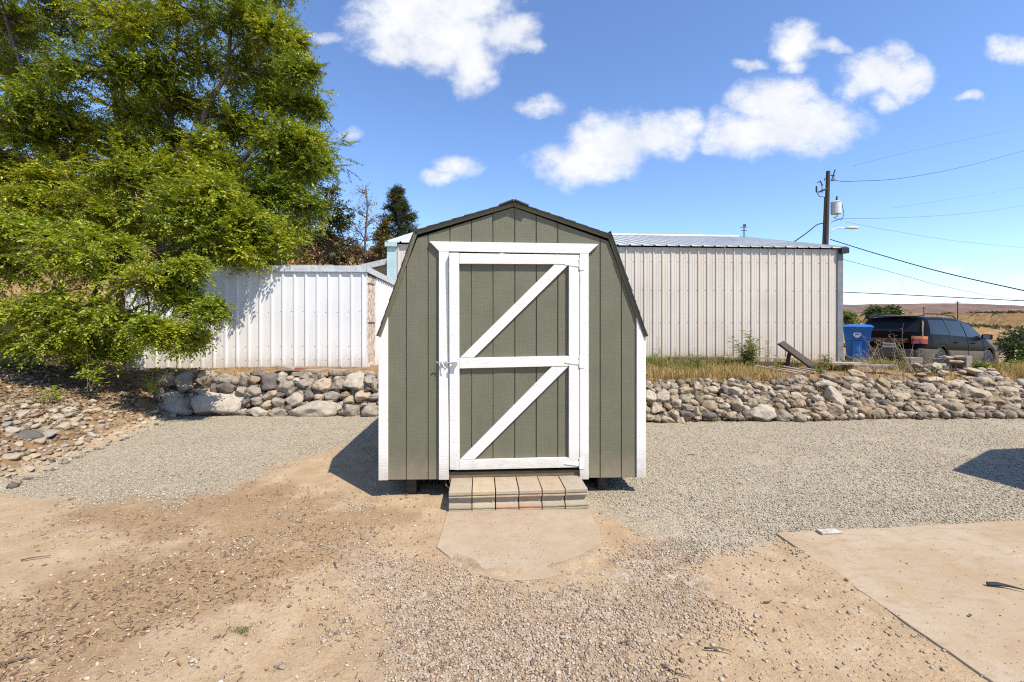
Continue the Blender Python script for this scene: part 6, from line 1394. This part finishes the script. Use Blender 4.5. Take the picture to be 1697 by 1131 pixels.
# grey concrete blocks and broken slabs before the car
M['block'] = simple('concrete_block', (.19, .165, .14), (.28, .25, .215), 9, .9, .005, 70)
def cblock(px0, px1, py0, py1, Z, dp, lab, rz=0, hollow=False):
    a, b_ = P(px0, py1, Z), P(px1, py0, Z); mb = MB(); w2, h2 = (b_.x-a.x)/2, (b_.z-a.z)/2
    if hollow:
        t = .03; mb.box(-w2, w2, 0, dp, -h2, -h2+t); mb.box(-w2, w2, 0, dp, h2-t, h2)
        for q in (-w2, -t/2, w2-t): mb.box(q, q+t, .001, dp-.001, -h2+t+.0005, h2-t-.0005)
    else: mb.box(-w2, w2, 0, dp, -h2, h2)
    o = mb.build('concrete_block', M['block'], bevel=.006); o.location = ((a.x+b_.x)/2, Z, (a.z+b_.z)/2); o.rotation_euler = (0, 0, rz); return tag(o, lab, 'concrete block', 'concrete blocks before the car')
cblock(1508, 1531, 593.5, 603, 10.0, .2, 'grey concrete block left of the car rear wheel', .1)
cblock(1556.5, 1572, 595.5, 612, 9.7, .2, 'grey concrete block standing just right of the car rear wheel', -.2)
cblock(1573, 1598, 602, 613, 9.75, .2, 'hollow concrete block with two dark holes under the broken slabs', .05, True)
cblock(1598.5, 1615, 590.5, 608, 9.7, .2, 'upright grey concrete block at the right of the small block pile', .35)
for i, (px, py, w, h, tone, lab) in enumerate([(1567, 592.5, 18, 6, 'w', 'pale broken slab at the left of the block pile top'), (1588, 593, 16, 7, 't', 'tan broken slab on the middle of the block pile'), (1580, 599, 36, 7, 't', 'long tan broken slab under the other two slabs'), (1557, 609, 15, 15, 'g', 'grey triangular broken slab leaning on the left block'), (1521, 608, 18, 8, 'g', 'grey chunk in front of the block left of the wheel'), (1542, 606, 22, 8, 'g', 'flat grey chunk between two concrete blocks')]):
    Z = 9.7; s = Z/F; V, Fc = rock_mesh(w*s/2, .12, h*s/2, True, 700+i); o = npmesh('broken_slab', V, Fc, RM[tone], smooth=True); o.location = P(px, py, Z); o.rotation_euler = (0, 0, .3*math.sin(i)); tag(o, lab, 'broken slab', 'broken slabs on the block pile')
rd = simple('red_plastic', (.36, .02, .035), (.5, .035, .05), 6, .5); V, Fc = rock_mesh(.26, .2, .05, True, 777); o = npmesh('red_tarp', V, Fc, rd, smooth=True); o.location = P(1670, 614, 10.4); o.rotation_euler = (0, R(6), 0); tag(o, 'crumpled red plastic on the ground right of the car', 'tarp')
# debris in the yard
q = G(1374, 886); mb = MB(); mb.box(-.085, .085, -.03, .03, 0, .012); mb.box(-.09, -.07, -.035, .02, .0, .02); o = mb.build('metal_plate', simple('whitened_metal', (.33, .30, .26), (.52, .48, .42), 30, .8), bevel=.003); o.location = (q.x, q.y, .018); o.rotation_euler = (R(3), 0, R(6)); tag(o, 'small whitish metal plate on the slab far edge', 'metal plate')
q = G(1644, 969, .024); mb = MB(); mb.tube([(0, 0, 0), (.05, -.012, .004), (.10, -.03, .003), (.17, -.075, 0)], [.011, .012, .007, .002], 6); o = mb.build('charred_stick', M['wire']); o.location = (q.x-.03, q.y, .03); tag(o, 'short charred stick lying on the concrete slab', 'stick')
for i, (px, py, L_, a, lab) in enumerate([(60, 928, .16, .35, 'brown stick lying in the dirt near the left edge'), (35, 1098, .13, .5, 'curved bark piece in the lower left corner'), (557, 940, .09, -.9, 'thin twig in the dirt left of the pad'), (1272, 1000, .06, .3, 'small dark bark chip left of the slab edge'), (1190, 1082, .13, -.25, 'long twig in the dirt between pad and slab'), (1118, 1115, .13, -.6, 'bent twig near the bottom edge right of centre'), (1040, 1068, .07, .1, 'pale splinter near the bottom right of centre'), (1147, 755, .12, -.3, 'small dark twig on the grey gravel right of the green shed'), (30, 797, .55, .12, 'long reddish stick at the gravel left edge')]):
    q = G(px, py); mb = MB(); r = np.random.default_rng(i); c = curve((-L_/2, 0, .004), (L_/2, 0, .006), r, .12, 6, 0); c[:, 2] = np.abs(c[:, 2])+.004; mb.tube(c, list(np.linspace(.005, .0025, 6)), 5); o = mb.build('stick', M['timber'], smooth=True); o.location = q+Vector((0, 0, .004+max(0, Hs(q.x, q.y)))); o.rotation_euler = (0, 0, a); tag(o, lab, 'stick', 'sticks lying about the yard')
for i, (px, py, s, tone, lab) in enumerate([(998, 953, .018, 'w', 'white stone chip right of the pad lower edge'), (1253, 1022, .016, 'w', 'white stone chip in the dirt left of the slab'), (1280, 930, .017, 'w', 'pale round stone beside the slab corner'), (1608, 1027, .012, 'd', 'dark pebble on the concrete slab'), (1046, 1070, .022, 'g', 'long grey stone near the bottom, right of centre'), (932, 1058, .016, 'w', 'oval pale stone in the coarse gravel'), (660, 1008, .017, 'd', 'dark red stone in the coarse gravel left of centre'), (467, 1107, .022, 'g', 'round grey stone near the bottom left'), (320, 1097, .02, 'w', 'white pebble near the bottom left corner'), (577, 1050, .016, 'w', 'pale stone in the dirt left of centre')]):
    q = G(px, py); V, Fc = rock_mesh(s, s*.7, s*.45, i % 2 == 0, 800+i, 2); o = npmesh('stone_chip', V, Fc, RM[tone], smooth=True); o.location = q+Vector((0, 0, s*.3+(.02 if px > 1500 else .0)+Hs(q.x, q.y))); o.rotation_euler = (0, 0, i*1.3); tag(o, lab, 'stone', 'single stones in the yard')
